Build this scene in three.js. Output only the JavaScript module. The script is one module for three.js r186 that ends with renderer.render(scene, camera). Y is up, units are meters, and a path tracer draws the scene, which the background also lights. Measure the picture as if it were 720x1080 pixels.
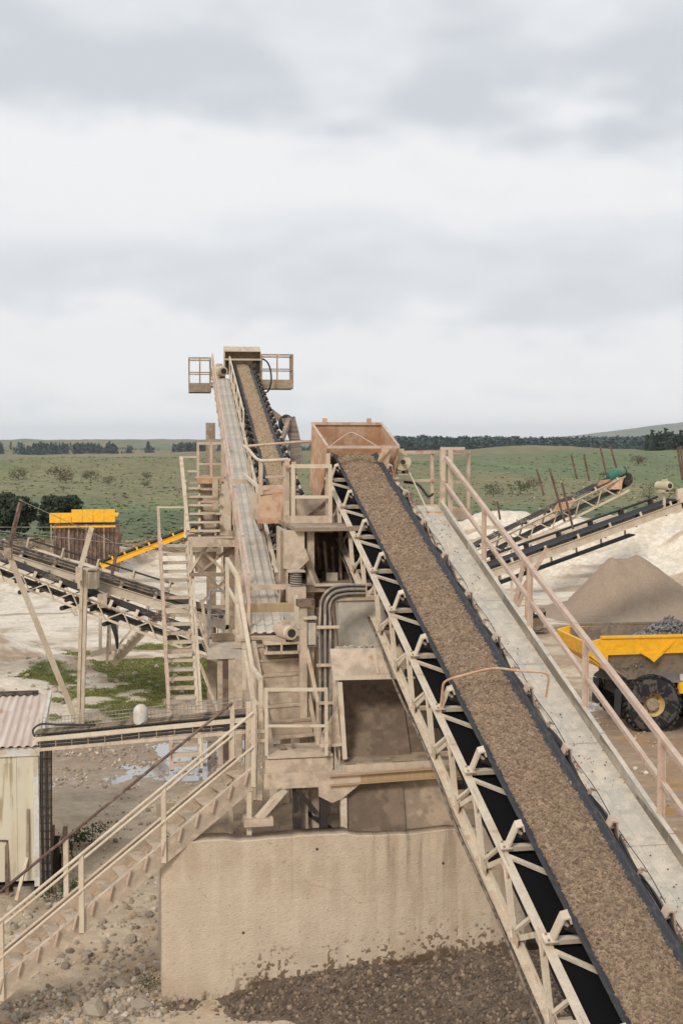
import * as THREE from 'three';
import { mergeGeometries } from 'three/addons/utils/BufferGeometryUtils.js';

// ---------------------------------------------------------------- camera, sky, sun, exposure
const F = 1350, CAMY = 8.8, PITCH = Math.atan(68 / F);          // photo measured at 720 x 1080
const scene = new THREE.Scene();
const camera = new THREE.PerspectiveCamera(2 * Math.atan(540 / F) * 180 / Math.PI, 2 / 3, 0.1, 20000);
camera.position.set(0, CAMY, 0);
camera.rotation.set(-PITCH, 0, 0);
scene.add(camera);
const renderer = new THREE.WebGLRenderer({ antialias: true });
renderer.setSize(682, 1024);
renderer.toneMapping = THREE.LinearToneMapping;
renderer.toneMappingExposure = 1.36;
renderer.shadowMap.enabled = true;
const sun = new THREE.DirectionalLight(0xfff7ee, 1.5);
sun.position.set(-20, 42, 22);
sun.target.position.set(0, 0, -30);
sun.castShadow = true; sun.shadow.radius = 24; sun.shadow.mapSize.set(2048, 2048);
Object.assign(sun.shadow.camera, { left: -60, right: 60, top: 60, bottom: -60, near: 1, far: 200 });
scene.add(sun, sun.target);

// ---------------------------------------------------------------- noise
function rng(seed) { let a = seed >>> 0; return () => { a = (a + 0x6D2B79F5) | 0; let t = Math.imul(a ^ (a >>> 15), 1 | a); t = (t + Math.imul(t ^ (t >>> 7), 61 | t)) ^ t; return ((t ^ (t >>> 14)) >>> 0) / 4294967296; }; }
const RND = rng(7), PERM = new Float32Array(65536);
for (let i = 0; i < 65536; i++) PERM[i] = RND();
function vn(x, y, per, seed) {                                     // value noise, tiling with period per (0 = none)
  let x0 = Math.floor(x), y0 = Math.floor(y), fx = x - x0, fy = y - y0, x1 = x0 + 1, y1 = y0 + 1;
  fx = fx * fx * (3 - 2 * fx); fy = fy * fy * (3 - 2 * fy);
  if (per) { x0 = ((x0 % per) + per) % per; x1 = x0 + 1 === per ? 0 : x0 + 1; y0 = ((y0 % per) + per) % per; y1 = y0 + 1 === per ? 0 : y0 + 1; }
  const p = Math.imul(x0, 374761) + seed * 7919 | 0, q = Math.imul(x1, 374761) + seed * 7919 | 0, r = Math.imul(y0, 668265), t = Math.imul(y1, 668265), k0 = x0 * 31, k1 = x1 * 31, l0 = y0 * 17, l1 = y1 * 17;
  const a = PERM[((p + r) ^ (k0 + l0)) & 65535], b = PERM[((q + r) ^ (k1 + l0)) & 65535], c = PERM[((p + t) ^ (k0 + l1)) & 65535], d = PERM[((q + t) ^ (k1 + l1)) & 65535];
  return a + (b - a) * fx + (c - a) * fy + (a - b - c + d) * fx * fy;
}
function fbm(x, y, oct = 4, seed = 1, per = 0) { let s = 0, a = 0.5, n = 0; for (let i = 0; i < oct; i++) { s += a * vn(x, y, per, seed + i * 13); n += a; a *= 0.5; x *= 2; y *= 2; per *= 2; } return s / n; }
const ss = (a, b, x) => { const t = Math.min(1, Math.max(0, (x - a) / (b - a))); return t * t * (3 - 2 * t); };
const mix = (a, b, t) => a + (b - a) * t;
const mix3 = (a, b, t) => [mix(a[0], b[0], t), mix(a[1], b[1], t), mix(a[2], b[2], t)];

// ---------------------------------------------------------------- sky: one overcast sheet of layered cloud
{
  const W = 1200, H = 600, d = new Float32Array(W * H * 4);
  for (let j = 0; j < H; j++) for (let i = 0; i < W; i++) {
    const el = ((j + 0.5) / H - 0.5) * 180, az = ((i + 0.5) / W - 0.25) * 360;   // az 0 = -z
    let a2 = ((az + 540) % 360) - 180;
    const px = 360 + Math.tan(Math.max(-60, Math.min(60, a2)) * Math.PI / 180) * F, e = Math.max(0.2, el);
    // long flat cloud bands low down, looser patches overhead
    const per = 72, u = az / 5;
    const nA = fbm(u * 0.5 + 40, e / 3.2 + 3, 5, 11, 36), nB = fbm(u + 7, e / 1.3, 5, 23, 72), nC = fbm(u * 0.5, e / 5 + 9, 4, 31, 36);
    const nD = fbm(u * 3, e / 0.55, 5, 57, 216), wob = (nA - 0.5) * 3.4 + (nB - 0.5) * 1.9 + (nD - 0.5) * 1.5 + (fbm(u * 8, e / 0.25, 4, 59, 576) - 0.5) * 0.5;
    const ee = el + wob;
    const gray = 0.5, white = 0.665;
    let g = 0;                                                        // 0 = white, 1 = gray
    g = Math.max(g, 0.55 * ss(4.6, 6.0, ee) * (1 - ss(8.2, 10.2, ee)));
    g = Math.max(g, (0.45 + 0.55 * ss(0.4, 0.62, nC)) * ss(12.6, 15.4, ee));
    g = Math.max(g, 0.3 * ss(1.2, 2.4, ee) * (1 - ss(2.4, 3.4, ee)) * ss(0.45, 0.6, nB));
    g = g * (0.66 + 0.5 * nB + 0.2 * nD) + 0.2 * (nA - 0.5) + 0.3 * (nD - 0.5) + 0.2 * (nB - 0.5);
    const L = mix(white, gray, Math.min(1, Math.max(0, g)));
    const t = Math.min(1, Math.max(0, g)), hz = 1 - ss(0, 7, el);
    const Lh = 1 + 0.14 * (1 - ss(0, 5, el)); let r = Lh * L * mix(0.988, 0.946, t) * mix(1, 1.012, hz), gg = Lh * L * mix(1.0, 1.0, t), b = Lh * L * mix(1.02, 1.07, t) * mix(1, 0.98, hz);
    const o = (j * W + i) * 4;
    if (el < -1) { r = gg = b = 0.3; }
    d[o] = r; d[o + 1] = gg; d[o + 2] = b; d[o + 3] = 1;
  }
  const sky = new THREE.DataTexture(d, W, H, THREE.RGBAFormat, THREE.FloatType);
  sky.mapping = THREE.EquirectangularReflectionMapping; sky.magFilter = sky.minFilter = THREE.LinearFilter; sky.needsUpdate = true;
  scene.background = sky; scene.environment = sky;
}

// ---------------------------------------------------------------- pixel -> place
function at(px, py, D) {                                             // point seen at (px, py) of the 720 x 1080 photo, D metres deep
  const u = (px - 360) / F, v = (540 - py) / F, c = Math.cos(PITCH), s = Math.sin(PITCH);
  const y = v * c - s, z = c + v * s, k = D / z;
  return new THREE.Vector3(u * k, CAMY + y * k, -D);
}
function dirAt(px, py) { const p = at(px, py, 1); p.y -= CAMY; return p.normalize(); }
function gnd(px, py, y = 0) { const d = at(px, py, 1); const k = (y - CAMY) / (d.y - CAMY); return new THREE.Vector3(d.x * k, y, -k); }
const V = (x, y, z) => new THREE.Vector3(x, y, z);
const YA = 0.1716;                                                   // the plant stands about ten degrees turned
const PR = V(Math.cos(YA), 0, -Math.sin(YA)), PF = V(-Math.sin(YA), 0, -Math.cos(YA));

// ---------------------------------------------------------------- textures
function tex(w, h, fn, o = {}) {
  const d = new Uint8Array(w * h * 4);
  for (let j = 0; j < h; j++) for (let i = 0; i < w; i++) { const c = fn(i / w, j / h), k = (j * w + i) * 4; d[k] = Math.max(0, Math.min(255, c[0])); d[k + 1] = Math.max(0, Math.min(255, c[1])); d[k + 2] = Math.max(0, Math.min(255, c[2])); d[k + 3] = 255; }
  const t = new THREE.DataTexture(d, w, h, THREE.RGBAFormat);
  t.wrapS = t.wrapT = THREE.RepeatWrapping; t.magFilter = THREE.LinearFilter; t.minFilter = THREE.LinearMipmapLinearFilter; t.generateMipmaps = true; t.anisotropy = 8;
  if (!o.data) t.colorSpace = THREE.SRGBColorSpace;
  if (o.scale) t.repeat.set(1 / o.scale, 1 / o.scale);
  t.needsUpdate = true; return t;
}
const clone = (t, sx, sy = sx) => { const c = t.clone(); c.repeat.set(sx, sy); c.needsUpdate = true; return c; };
const grainT = tex(256, 256, (u, v) => { const n = 255 * (0.6 * fbm(u * 32, v * 32, 4, 3, 32) + 0.4 * fbm(u * 6, v * 6, 3, 8, 6)); return [n, n, n]; }, { data: true });
// painted steel under dust: base, dust, rust -> one texture of 2 m
const pale = (c, k) => { const l = (c[0] + c[1] + c[2]) / 3; return c.map(v => Math.min(250, mix(v, l, k) * 1.03)); };
function steelTex(base, dust, rust, kd, kr, seed, ds = 0.2) {
  [base, dust, rust] = [base, dust, rust].map(c => pale(c, ds));
  return tex(512, 512, (u, v) => {
    const a = fbm(u * 5, v * 5, 5, seed, 5), b = fbm(u * 18, v * 18, 4, seed + 40, 18), c = fbm(u * 9 + 3, v * 9, 5, seed + 80, 9), f = vn(u * 170, v * 170, 170, seed + 5);
    let col = mix3(base, dust, ss(0.5 - kd, 0.62 - kd * 0.5, a * 0.6 + b * 0.4));
    col = mix3(col, rust, 0.7 * ss(0.6 - kr, 0.8 - kr * 0.4, c * 0.55 + b * 0.45));
    const k = 0.9 + 0.17 * b + 0.09 * (f - 0.5);
    return [col[0] * k, col[1] * k, col[2] * k];
  }, { scale: 2 });
}
const T = {
  cream: steelTex([214, 197, 170], [204, 182, 152], [170, 130, 100], 0.1, 0.0, 101),
  pink: steelTex([204, 168, 144], [200, 174, 148], [166, 112, 86], 0.06, 0.04, 131, 0.26),
  dusty: steelTex([186, 164, 138], [202, 178, 150], [156, 126, 98], 0.12, -0.02, 151),
  mud: steelTex([150, 128, 104], [170, 146, 118], [124, 100, 78], 0.06, 0.0, 171),
  rust: steelTex([196, 148, 112], [202, 168, 136], [170, 116, 86], 0.06, 0.0, 191, 0.08),
  galv: steelTex([190, 181, 165], [200, 188, 168], [170, 152, 130], 0.06, 0.0, 211, 0.1),
  grey: steelTex([140, 132, 122], [170, 156, 138], [112, 92, 76], 0.04, 0.0, 231),
  dark: steelTex([54, 47, 42], [98, 82, 66], [74, 56, 44], -0.04, 0.0, 251),
  yellow: steelTex([240, 178, 30], [222, 174, 84], [168, 118, 62], -0.06, -0.07, 271, 0),
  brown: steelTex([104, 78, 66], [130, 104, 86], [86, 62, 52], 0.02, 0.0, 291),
};
T.shadedmud = steelTex([112, 92, 73], [130, 108, 86], [94, 74, 58], 0.04, 0, 181);  // darker mud: the shade inside the feed bin is put into this colour
const grainB = clone(grainT, 1.6);
const M = {};
const std = (o) => new THREE.MeshStandardMaterial({ roughness: 0.86, metalness: 0, ...o });
for (const k of Object.keys(T)) M[k] = std({ map: T[k], bumpMap: grainB, bumpScale: 0.003, roughness: k === 'galv' ? 0.62 : k === 'yellow' ? 0.5 : 0.86, metalness: 0 });
M.rubber = std({ color: new THREE.Color().setRGB(0.03, 0.032, 0.036), roughness: 0.72, bumpMap: grainB, bumpScale: 0.003 });
M.belt = std({ map: tex(256, 256, (u, v) => { const n = fbm(u * 30, v * 12, 4, 61, 6), k = ss(0.42, 0.75, n); return mix3([50, 52, 57], [92, 86, 80], k * 0.8); }, { scale: 1.2 }), roughness: 0.75 });
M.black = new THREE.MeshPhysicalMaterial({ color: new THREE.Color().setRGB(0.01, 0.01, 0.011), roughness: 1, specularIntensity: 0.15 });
M.oldBelt = std({ map: steelTex([62, 58, 54], [120, 104, 86], [84, 72, 60], 0.0, 0, 335), roughness: 0.9 });
M.cable = std({ color: new THREE.Color().setRGB(0.035, 0.033, 0.033), roughness: 0.7 });
M.cableDusty = std({ map: steelTex([78, 70, 62], [136, 116, 94], [60, 52, 44], 0.1, 0, 331), roughness: 0.8 });
M.white = std({ map: steelTex([214, 210, 200], [200, 186, 164], [150, 130, 104], 0.0, -0.06, 311), roughness: 0.6 });
M.green = std({ map: steelTex([46, 110, 92], [96, 120, 100], [90, 80, 60], 0.0, 0, 321, 0), roughness: 0.55 });
M.motor = std({ map: steelTex([206, 192, 156], [190, 170, 134], [140, 110, 80], 0.06, 0, 341), roughness: 0.7 });
M.tyre = std({ map: steelTex([34, 34, 35], [86, 78, 70], [50, 44, 40], -0.06, 0, 351), roughness: 0.9, bumpMap: grainB, bumpScale: 0.006 });
M.timber = std({ map: tex(256, 256, (u, v) => { const n = fbm(u * 40, v * 4, 4, 71, 40), m = fbm(u * 6, v * 6, 3, 72, 6); return mix3([192, 166, 128], [166, 138, 106], n * 0.7 + m * 0.3); }, { scale: 1.2 }), roughness: 0.85 });

// ---------------------------------------------------------------- geometry helpers
const names = new Map(), rU = rng(99);
function numbered(n) { const k = names.get(n) || 0; names.set(n, k + 1); return k ? `${n}_${String(k).padStart(3, '0')}` : n; }
function thing(name, label, category, base = V(0, 0, 0), yaw = 0, group) {
  const g = new THREE.Group(); g.name = numbered(name); g.position.copy(base); g.rotation.y = yaw; scene.add(g);
  g.userData = { label, category }; if (group) g.userData.group = group;
  g.updateMatrixWorld(true); g.inv = null; return g;
}
function loc(t, w) { return w.clone().applyMatrix4(inv(t)); }
const INV = new Map();
function inv(t) { let m = INV.get(t); if (!m) { t.updateMatrixWorld(true); m = t.matrixWorld.clone().invert(); INV.set(t, m); } return m; }
function mesh(t, name, geo, mat) { const m = new THREE.Mesh(geo, mat); m.name = name; m.castShadow = m.receiveShadow = true; t.add(m); return m; }
function single(name, label, category, geo, mat, group) { const m = mesh(scene, numbered(name), geo, mat); m.userData = { label, category }; if (group) m.userData.group = group; return m; }
function struct(name, geo, mat) { const m = mesh(scene, numbered(name), geo, mat); m.userData = { kind: 'structure' }; return m; }
function bgeo(sx, sy, sz) {                                          // box with uv in metres, shifted at random
  const g = new THREE.BoxGeometry(sx, sy, sz), uv = g.attributes.uv, d = [[sz, sy], [sz, sy], [sx, sz], [sx, sz], [sx, sy], [sx, sy]], ou = rU() * 8, ov = rU() * 8;
  for (let f = 0; f < 6; f++) for (let k = 0; k < 4; k++) { const i = f * 4 + k; uv.setXY(i, uv.getX(i) * d[f][0] + ou + f * 0.37, uv.getY(i) * d[f][1] + ov + f * 0.53); }
  return g;
}
function box(t, name, mat, c, s, local = false) { const m = mesh(t, name, bgeo(s[0], s[1], s[2]), mat); m.position.copy(local ? c : loc(t, c)); return m; }
const _m = new THREE.Matrix4(), _x = V(0, 0, 0), _y = V(0, 0, 0), _z = V(0, 0, 0);
function orient(m, a, b, up) {
  _z.subVectors(b, a).normalize(); _y.copy(up || V(0, 1, 0)); if (Math.abs(_y.dot(_z)) > 0.98) _y.set(0, 0, 1);
  _x.crossVectors(_y, _z).normalize(); _y.crossVectors(_z, _x); _m.makeBasis(_x, _y, _z); m.quaternion.setFromRotationMatrix(_m); m.position.addVectors(a, b).multiplyScalar(0.5); return m;
}
// straight bar a -> b of section w x h; local: a, b already in t's frame
function bar(t, name, mat, a, b, w, h = w, local = false, up) { if (!local) { a = loc(t, a); b = loc(t, b); } return orient(mesh(t, name, bgeo(w, h, a.distanceTo(b)), mat), a, b, up); }
// steel angle: upright leg and flat leg; sx / sy = which side each leg lies on
function angle(t, name, mat, a, b, leg, th, sx = 1, sy = -1, local = false, up) {
  if (!local) { a = loc(t, a); b = loc(t, b); } const L = a.distanceTo(b), g1 = bgeo(leg, th, L), g2 = bgeo(th, leg - th, L);
  g2.translate(-sx * (leg - th) / 2, sy * leg / 2, 0); return orient(mesh(t, name, mergeGeometries([g1, g2]), mat), a, b, up);
}
// channel (web + two flanges), open to side sx
function channel(t, name, mat, a, b, h, w, th, sx = 1, local = false, up) {
  if (!local) { a = loc(t, a); b = loc(t, b); } const L = a.distanceTo(b), web = bgeo(th, h, L), f1 = bgeo(w - th, th, L), f2 = bgeo(w - th, th, L);
  f1.translate(sx * w / 2, h / 2 - th / 2, 0); f2.translate(sx * w / 2, -h / 2 + th / 2, 0); return orient(mesh(t, name, mergeGeometries([web, f1, f2]), mat), a, b, up);
}
// H-section column
function hbeam(t, name, mat, a, b, h, w, th, local = false, up) {
  if (!local) { a = loc(t, a); b = loc(t, b); } const L = a.distanceTo(b), web = bgeo(th, h - 2 * th, L), f1 = bgeo(w, th, L), f2 = bgeo(w, th, L);
  f1.translate(0, h / 2 - th / 2, 0); f2.translate(0, -h / 2 + th / 2, 0); return orient(mesh(t, name, mergeGeometries([web, f1, f2]), mat), a, b, up);
}
function pipe(t, name, mat, a, b, r, local = false, seg = 8, r2 = r) {
  if (!local) { a = loc(t, a); b = loc(t, b); } const L = a.distanceTo(b), g = new THREE.CylinderGeometry(r2, r, L, seg, 1); g.rotateX(Math.PI / 2);
  const uv = g.attributes.uv, o = rU() * 8; for (let i = 0; i < uv.count; i++) uv.setXY(i, uv.getX(i) * r * 6.28 + o, uv.getY(i) * L + o);
  return orient(mesh(t, name, g, mat), a, b);
}
function tube(t, name, mat, pts, r, local = false, seg = 0, rad = 6) {
  const p = pts.map(q => local ? q : loc(t, q)), c = new THREE.CatmullRomCurve3(p, false, 'centripetal'), L = c.getLength();
  const g = new THREE.TubeGeometry(c, seg || Math.max(6, pts.length * 5), r, rad), uv = g.attributes.uv; for (let i = 0; i < uv.count; i++) uv.setXY(i, uv.getX(i) * L, uv.getY(i) * r * 6.28);
  return mesh(t, name, g, mat);
}
// flat plate with any convex outline, th thick
function slab(t, name, mat, pts, th, local = false) {
  const p = pts.map(q => local ? q.clone() : loc(t, q)), n = p.length, ex = p[1].clone().sub(p[0]).normalize(), nn = ex.clone().cross(p[n - 1].clone().sub(p[0])).normalize(), ey = nn.clone().cross(ex), o = p[0];
  const pos = [], uv = [], idx = [], ou = rU() * 8, ov = rU() * 8;
  const push = (q, a, b) => { pos.push(q.x, q.y, q.z); uv.push(a + ou, b + ov); return pos.length / 3 - 1; };
  for (const s of [0.5, -0.5]) { const st = pos.length / 3; for (const q of p) { const w = q.clone().addScaledVector(nn, s * th), d = q.clone().sub(o); push(w, d.dot(ex), d.dot(ey)); } for (let i = 1; i < n - 1; i++) s > 0 ? idx.push(st, st + i, st + i + 1) : idx.push(st, st + i + 1, st + i); }
  for (let i = 0; i < n; i++) { const a = p[i], b = p[(i + 1) % n], L = a.distanceTo(b), st = pos.length / 3; push(a.clone().addScaledVector(nn, 0.5 * th), 0, 0); push(a.clone().addScaledVector(nn, -0.5 * th), 0, th); push(b.clone().addScaledVector(nn, -0.5 * th), L, th); push(b.clone().addScaledVector(nn, 0.5 * th), L, 0); idx.push(st, st + 1, st + 2, st, st + 2, st + 3); }
  const g = new THREE.BufferGeometry(); g.setAttribute('position', new THREE.Float32BufferAttribute(pos, 3)); g.setAttribute('uv', new THREE.Float32BufferAttribute(uv, 2)); g.setIndex(idx);
  const h = g.toNonIndexed(); h.computeVertexNormals(); return mesh(t, name, h, mat);
}
// front-facing box covering a pixel rectangle at depth D, thick metres deep (turned with its thing)
function fr(t, name, mat, x0, y0, x1, y1, D, thick) {
  const a = at(x0, y1, D), b = at(x1, y0, D), c = a.clone().add(b).multiplyScalar(0.5).addScaledVector(V(-Math.sin(t.rotation.y), 0, -Math.cos(t.rotation.y)), thick / 2);
  return box(t, name, mat, c, [Math.abs(b.x - a.x) / Math.cos(t.rotation.y), Math.abs(b.y - a.y), thick]);
}
const pb = (t, name, mat, a, b, w, h) => bar(t, name, mat, at(...a), at(...b), w, h);
const pp = (t, name, mat, a, b, r) => pipe(t, name, mat, at(...a), at(...b), r);
// guard rail over foot points
function rail(t, mat, feet, h = 1.08, o = {}) {
  const { w = 0.05, mid = 0.52, skip = [], post = 'rail_post', round = false, local = false, up = V(0, 1, 0), toe = 0 } = o, mk = round ? (n, a, b) => pipe(t, n, mat, a, b, w / 2, local) : (n, a, b) => bar(t, n, mat, a, b, w, w, local);
  feet.forEach((p, i) => { if (!skip.includes(i)) mk(post, p, p.clone().addScaledVector(up, h)); });
  for (let i = 0; i + 1 < feet.length; i++) {
    const e = feet[i + 1].clone().sub(feet[i]).normalize().multiplyScalar(w * 0.5);
    const mk2 = (n, y, k) => { const a = feet[i].clone().addScaledVector(up, y).sub(e), b = feet[i + 1].clone().addScaledVector(up, y).add(e); round ? pipe(t, n, mat, a, b, w / 2 * k, local) : bar(t, n, mat, a, b, w * k, w * k, local); };
    mk2('top_rail', h + w / 2, 1.04); if (mid) mk2('mid_rail', h * mid, 0.8);
    if (toe) { const a = feet[i].clone().addScaledVector(up, toe / 2 + 0.01), b = feet[i + 1].clone().addScaledVector(up, toe / 2 + 0.01); bar(t, 'toe_board', mat, a, b, 0.012, toe, local); }
  }
}
// straight flight of n treads, a bottom centre, b top centre
function flight(t, a, b, width, n, o = {}) {
  const { so = -0.1, str = M.dusty, tread = M.dusty, sh = 0.26, solid = false, td = 0.26 } = o;
  const hd = b.clone().sub(a); hd.y = 0; hd.normalize(); const sd = V(-hd.z, 0, hd.x);
  for (const s of [-1, 1]) channel(t, 'stringer', str, a.clone().addScaledVector(sd, s * (width / 2 + 0.02)).add(V(0, so, 0)), b.clone().addScaledVector(sd, s * (width / 2 + 0.02)).add(V(0, so, 0)), sh, 0.07, 0.012, s);
  for (let i = 0; i < n; i++) {
    const p = a.clone().lerp(b, (i + 0.5) / n), e = sd.clone().multiplyScalar(width / 2 - 0.01);
    bar(t, 'tread', tread, p.clone().sub(e), p.clone().add(e), td, 0.035);
    if (solid) { const q = p.clone().addScaledVector(hd, td / 2 + 0.012).add(V(0, (b.y - a.y) / n / 2, 0)); bar(t, 'riser', tread, q.clone().sub(e), q.clone().add(e), 0.012, (b.y - a.y) / n - 0.04); }
  }
  return sd;
}
// rough stone: icosahedron with moved corners
function stoneGeo(seed, flat = 0.75) {
  const r = rng(seed), g0 = new THREE.IcosahedronGeometry(1, 0), p = g0.attributes.position, m = new Map();
  for (let i = 0; i < p.count; i++) { const k = [p.getX(i), p.getY(i), p.getZ(i)].map(v => v.toFixed(2)).join(); if (!m.has(k)) m.set(k, 0.68 + r() * 0.55); const s = m.get(k); p.setXYZ(i, p.getX(i) * s, p.getY(i) * s * flat, p.getZ(i) * s * (0.8 + 0.2 * flat)); }
  g0.computeVertexNormals(); return g0;
}
const stoneG = [stoneGeo(1), stoneGeo(2), stoneGeo(3, 0.6), stoneGeo(4, 0.9)];
const stoneM = std({ color: 0xffffff, roughness: 0.92, bumpMap: clone(grainT, 3), bumpScale: 0.01 });
// many stones as one object: list of [x, y, z, size, colour]
function stones(parent, name, list, seed, mat = stoneM) {
  const r = rng(seed), im = new THREE.InstancedMesh(stoneG[seed % 4], mat, list.length), q = new THREE.Quaternion(), e = new THREE.Euler(), c = new THREE.Color();
  list.forEach(([x, y, z, s, col], i) => { e.set(r() * 6.3, r() * 6.3, r() * 6.3); q.setFromEuler(e); _m.compose(V(x, y, z), q, V(s, s, s)); im.setMatrixAt(i, _m); c.setRGB(col[0], col[1], col[2]); im.setColorAt(i, c); });
  im.name = name; im.castShadow = im.receiveShadow = true; parent.add(im); return im;
}
function stuff(name, label, category) { const g = new THREE.Group(); g.name = numbered(name); g.userData = { label, category, kind: 'stuff' }; scene.add(g); return g; }
const lin = (r, g, b) => new THREE.Color().setRGB(r / 255, g / 255, b / 255, THREE.SRGBColorSpace).toArray();
const jit = (c, k) => c.map(v => Math.max(0.005, v * k));

// ================================================================ THE SETTING
// ---- quarry yard: a gently uneven floor, 120 x 132 m, with its colours in one map
const YX0 = -60, YX1 = 60, YZ0 = -114, YZ1 = 18;
const pud = [[-5.7, -35.5, 4.2, 3.2, 0.10], [8.0, -41.6, 1.5, 2.2, 0.11], [7.9, -30.8, 1.5, 2.2, 0.13], [-3.0, -38.5, 1.6, 1.2, 0.05], [12.5, -36, 2.5, 1.5, 0.06]];
function yardY(x, z) {
  let h = (fbm(x * 0.25 + 50, z * 0.25 + 50, 4, 5) - 0.5) * 0.34 + (fbm(x * 1.3, z * 1.3 + 9, 3, 6) - 0.5) * 0.09;
  for (const [cx, cz, rx, rz, dp] of pud) { const q = ((x - cx) / rx) ** 2 + ((z - cz) / rz) ** 2; h -= dp * Math.exp(-q * 1.2); }
  // low spoil banks: at the far left, a curved berm, and pale mounds behind the conveyors
  const bump = (cx, cz, rx, rz, hh, p = 1) => { const q = ((x - cx) / rx) ** 2 + ((z - cz) / rz) ** 2; h += hh * Math.exp(-(q ** p)) * (0.8 + 0.4 * fbm(x * 0.5, z * 0.5, 4, 77)); };
  bump(-16.2, -54, 2.2, 3, 1.3); bump(-11.2, -50.5, 1.4, 1.2, 0.5); bump(-13, -47, 2, 1, 0.35); bump(-21, -82, 6.5, 3.5, 2.3); bump(-16, -90, 9, 3, 1.8);
  bump(18.5, -88, 9, 7, 3.3, 1.4); bump(8, -92, 8, 6, 2.6, 1.3); bump(27, -84, 7, 8, 2.6, 1.2); bump(1, -94, 8, 5, 1.2);
  return h;
}
const grassAt = (x, z) => { if (x < -20 || x > 9 || z > -20 || z < -64) return 0; const q = ((x + 6.0) / 8.5) ** 2 + ((z + 49) / 7.6) ** 2; return ss(0.5, 0.62, fbm(x * 0.35 + 4, z * 0.35, 5, 41) + 0.3 * (0.85 - q)) * (q < 2.2 ? 1 : 0) ; };
{
  const nx = 300, nz = 330, pos = [], uv = [], idx = [];
  for (let j = 0; j <= nz; j++) for (let i = 0; i <= nx; i++) { const x = mix(YX0, YX1, i / nx), z = mix(YZ1, YZ0, j / nz); pos.push(x, yardY(x, z), z); uv.push(i / nx, j / nz); }
  for (let j = 0; j < nz; j++) for (let i = 0; i < nx; i++) { const a = j * (nx + 1) + i, b = a + 1, c = a + nx + 1, d = c + 1; idx.push(a, b, d, a, d, c); }
  const g = new THREE.BufferGeometry(); g.setAttribute('position', new THREE.Float32BufferAttribute(pos, 3)); g.setAttribute('uv', new THREE.Float32BufferAttribute(uv, 2)); g.setIndex(idx); g.computeVertexNormals();
  const W = 1500, H = 1800;
  const map = tex(W, H, (u, v) => {
    const x = mix(YX0, YX1, u), z = mix(YZ1, YZ0, v), D = -z;
    const n1 = fbm(x * 0.16 + 30, z * 0.16, 4, 51), n2 = fbm(x * 0.9, z * 0.9, 4, 52), n3 = fbm(x * 4.2, z * 4.2, 3, 53), f = PERM[(Math.imul(Math.floor(u * W), 7919) ^ Math.imul(Math.floor(v * H), 104729)) & 65535];
    const pale = [230, 218, 198], sand = [206, 187, 160], mudc = [176, 150, 124], wet = [148, 127, 106], ochre = [182, 138, 88], stone = [168, 160, 150];
    const rt = ss(0.5, 5.5, x + (n1 - 0.5) * 9 + (n2 - 0.5) * 3), ell = (cx, cz, rx, rz) => Math.sqrt(((x - cx) / rx) ** 2 + ((z - cz) / rz) ** 2) + (n1 - 0.5) * 0.55 + (n2 - 0.5) * 0.4 + (n3 - 0.5) * 0.14;
    let c = mix3(sand, mudc, ss(0.44, 0.58, n1 * 0.4 + n2 * 0.4 + n3 * 0.2));
    // tipped pale limestone sand, spread where the stockpiles stand
    c = mix3(c, mix3(pale, [222, 206, 182], ss(0.48, 0.62, n1 * 0.5 + n2 * 0.5)), Math.max(ss(1.02, 0.9, ell(-18, -72, 24, 20)), ss(1.02, 0.9, ell(18, -84, 26, 24)), ss(1.02, 0.9, ell(2, -84, 20, 18)), 0.8 * ss(1.02, 0.9, ell(-13, -45, 5, 7))));
    // churned haul lane with wheel tracks, ochre clay showing in places
    const lane = ss(1.04, 0.88, ell(11, -36, 9.5, 11)); c = mix3(c, [158, 134, 110], 0.85 * lane); const tr = vn(x * 0.12, z * 1.5 + (n1 - 0.5) * 4, 0, 60); c = mix3(c, mudc, 0.7 * rt * ss(0.56, 0.7, tr)); c = mix3(c, ochre, 0.5 * lane * ss(0.55, 0.64, n1 * 0.4 + n2 * 0.6));
    // wet, stony patch by the cabin
    const wq = ((x + 5.5) / 5.2) ** 2 + ((z + 36) / 4.2) ** 2; c = mix3(c, wet, 0.6 * ss(1.4, 0.5, wq + (n2 - 0.5) * 0.8)); c = mix3(c, stone, 0.7 * ss(0.58, 0.7, n3 * 0.6 + n2 * 0.4) * ss(1.6, 0.6, wq));
    if (x < -16 && D > 46 && D < 62) c = mix3(c, [168, 142, 112], 0.5);
    // tyre curve at the left
    const tc = Math.abs(Math.hypot(x + 30, z + 46) - 15.5 + (n1 - 0.5) * 3); c = mix3(c, [182, 160, 132], 0.7 * ss(1.2, 0.4, tc));
    const tl = Math.abs(z + 70 + x * 0.12 + (n1 - 0.5) * 5); c = mix3(c, [160, 140, 116], 0.75 * ss(0.7, 0.2, tl) * (x < 2 ? 1 : 0));
    // short turf
    const gr = grassAt(x, z); c = mix3(c, mix3([104, 122, 56], [140, 140, 84], n3), 0.85 * ss(0.25, 0.75, gr * (0.6 + 0.8 * n3)));
    // crushed stone near the walls
    c = mix3(c, [172, 158, 138], 0.6 * (1 - rt) * ss(0.52, 0.64, n2 * 0.5 + n3 * 0.5));
    const k = 0.86 + 0.2 * n3 + 0.1 * (f - 0.5);
    return [c[0] * k, c[1] * k, c[2] * k];
  });
  map.wrapS = map.wrapT = THREE.ClampToEdgeWrapping;
  const rm = tex(512, 512, (u, v) => { const x = mix(YX0, YX1, u), z = mix(YZ1, YZ0, v); const wq = ((x + 5.5) / 5.2) ** 2 + ((z + 36) / 4.2) ** 2; const r = 250 - 110 * ss(1.2, 0.4, wq + (fbm(x, z, 3, 52) - 0.5)); return [r, r, r]; }, { data: true });
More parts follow.
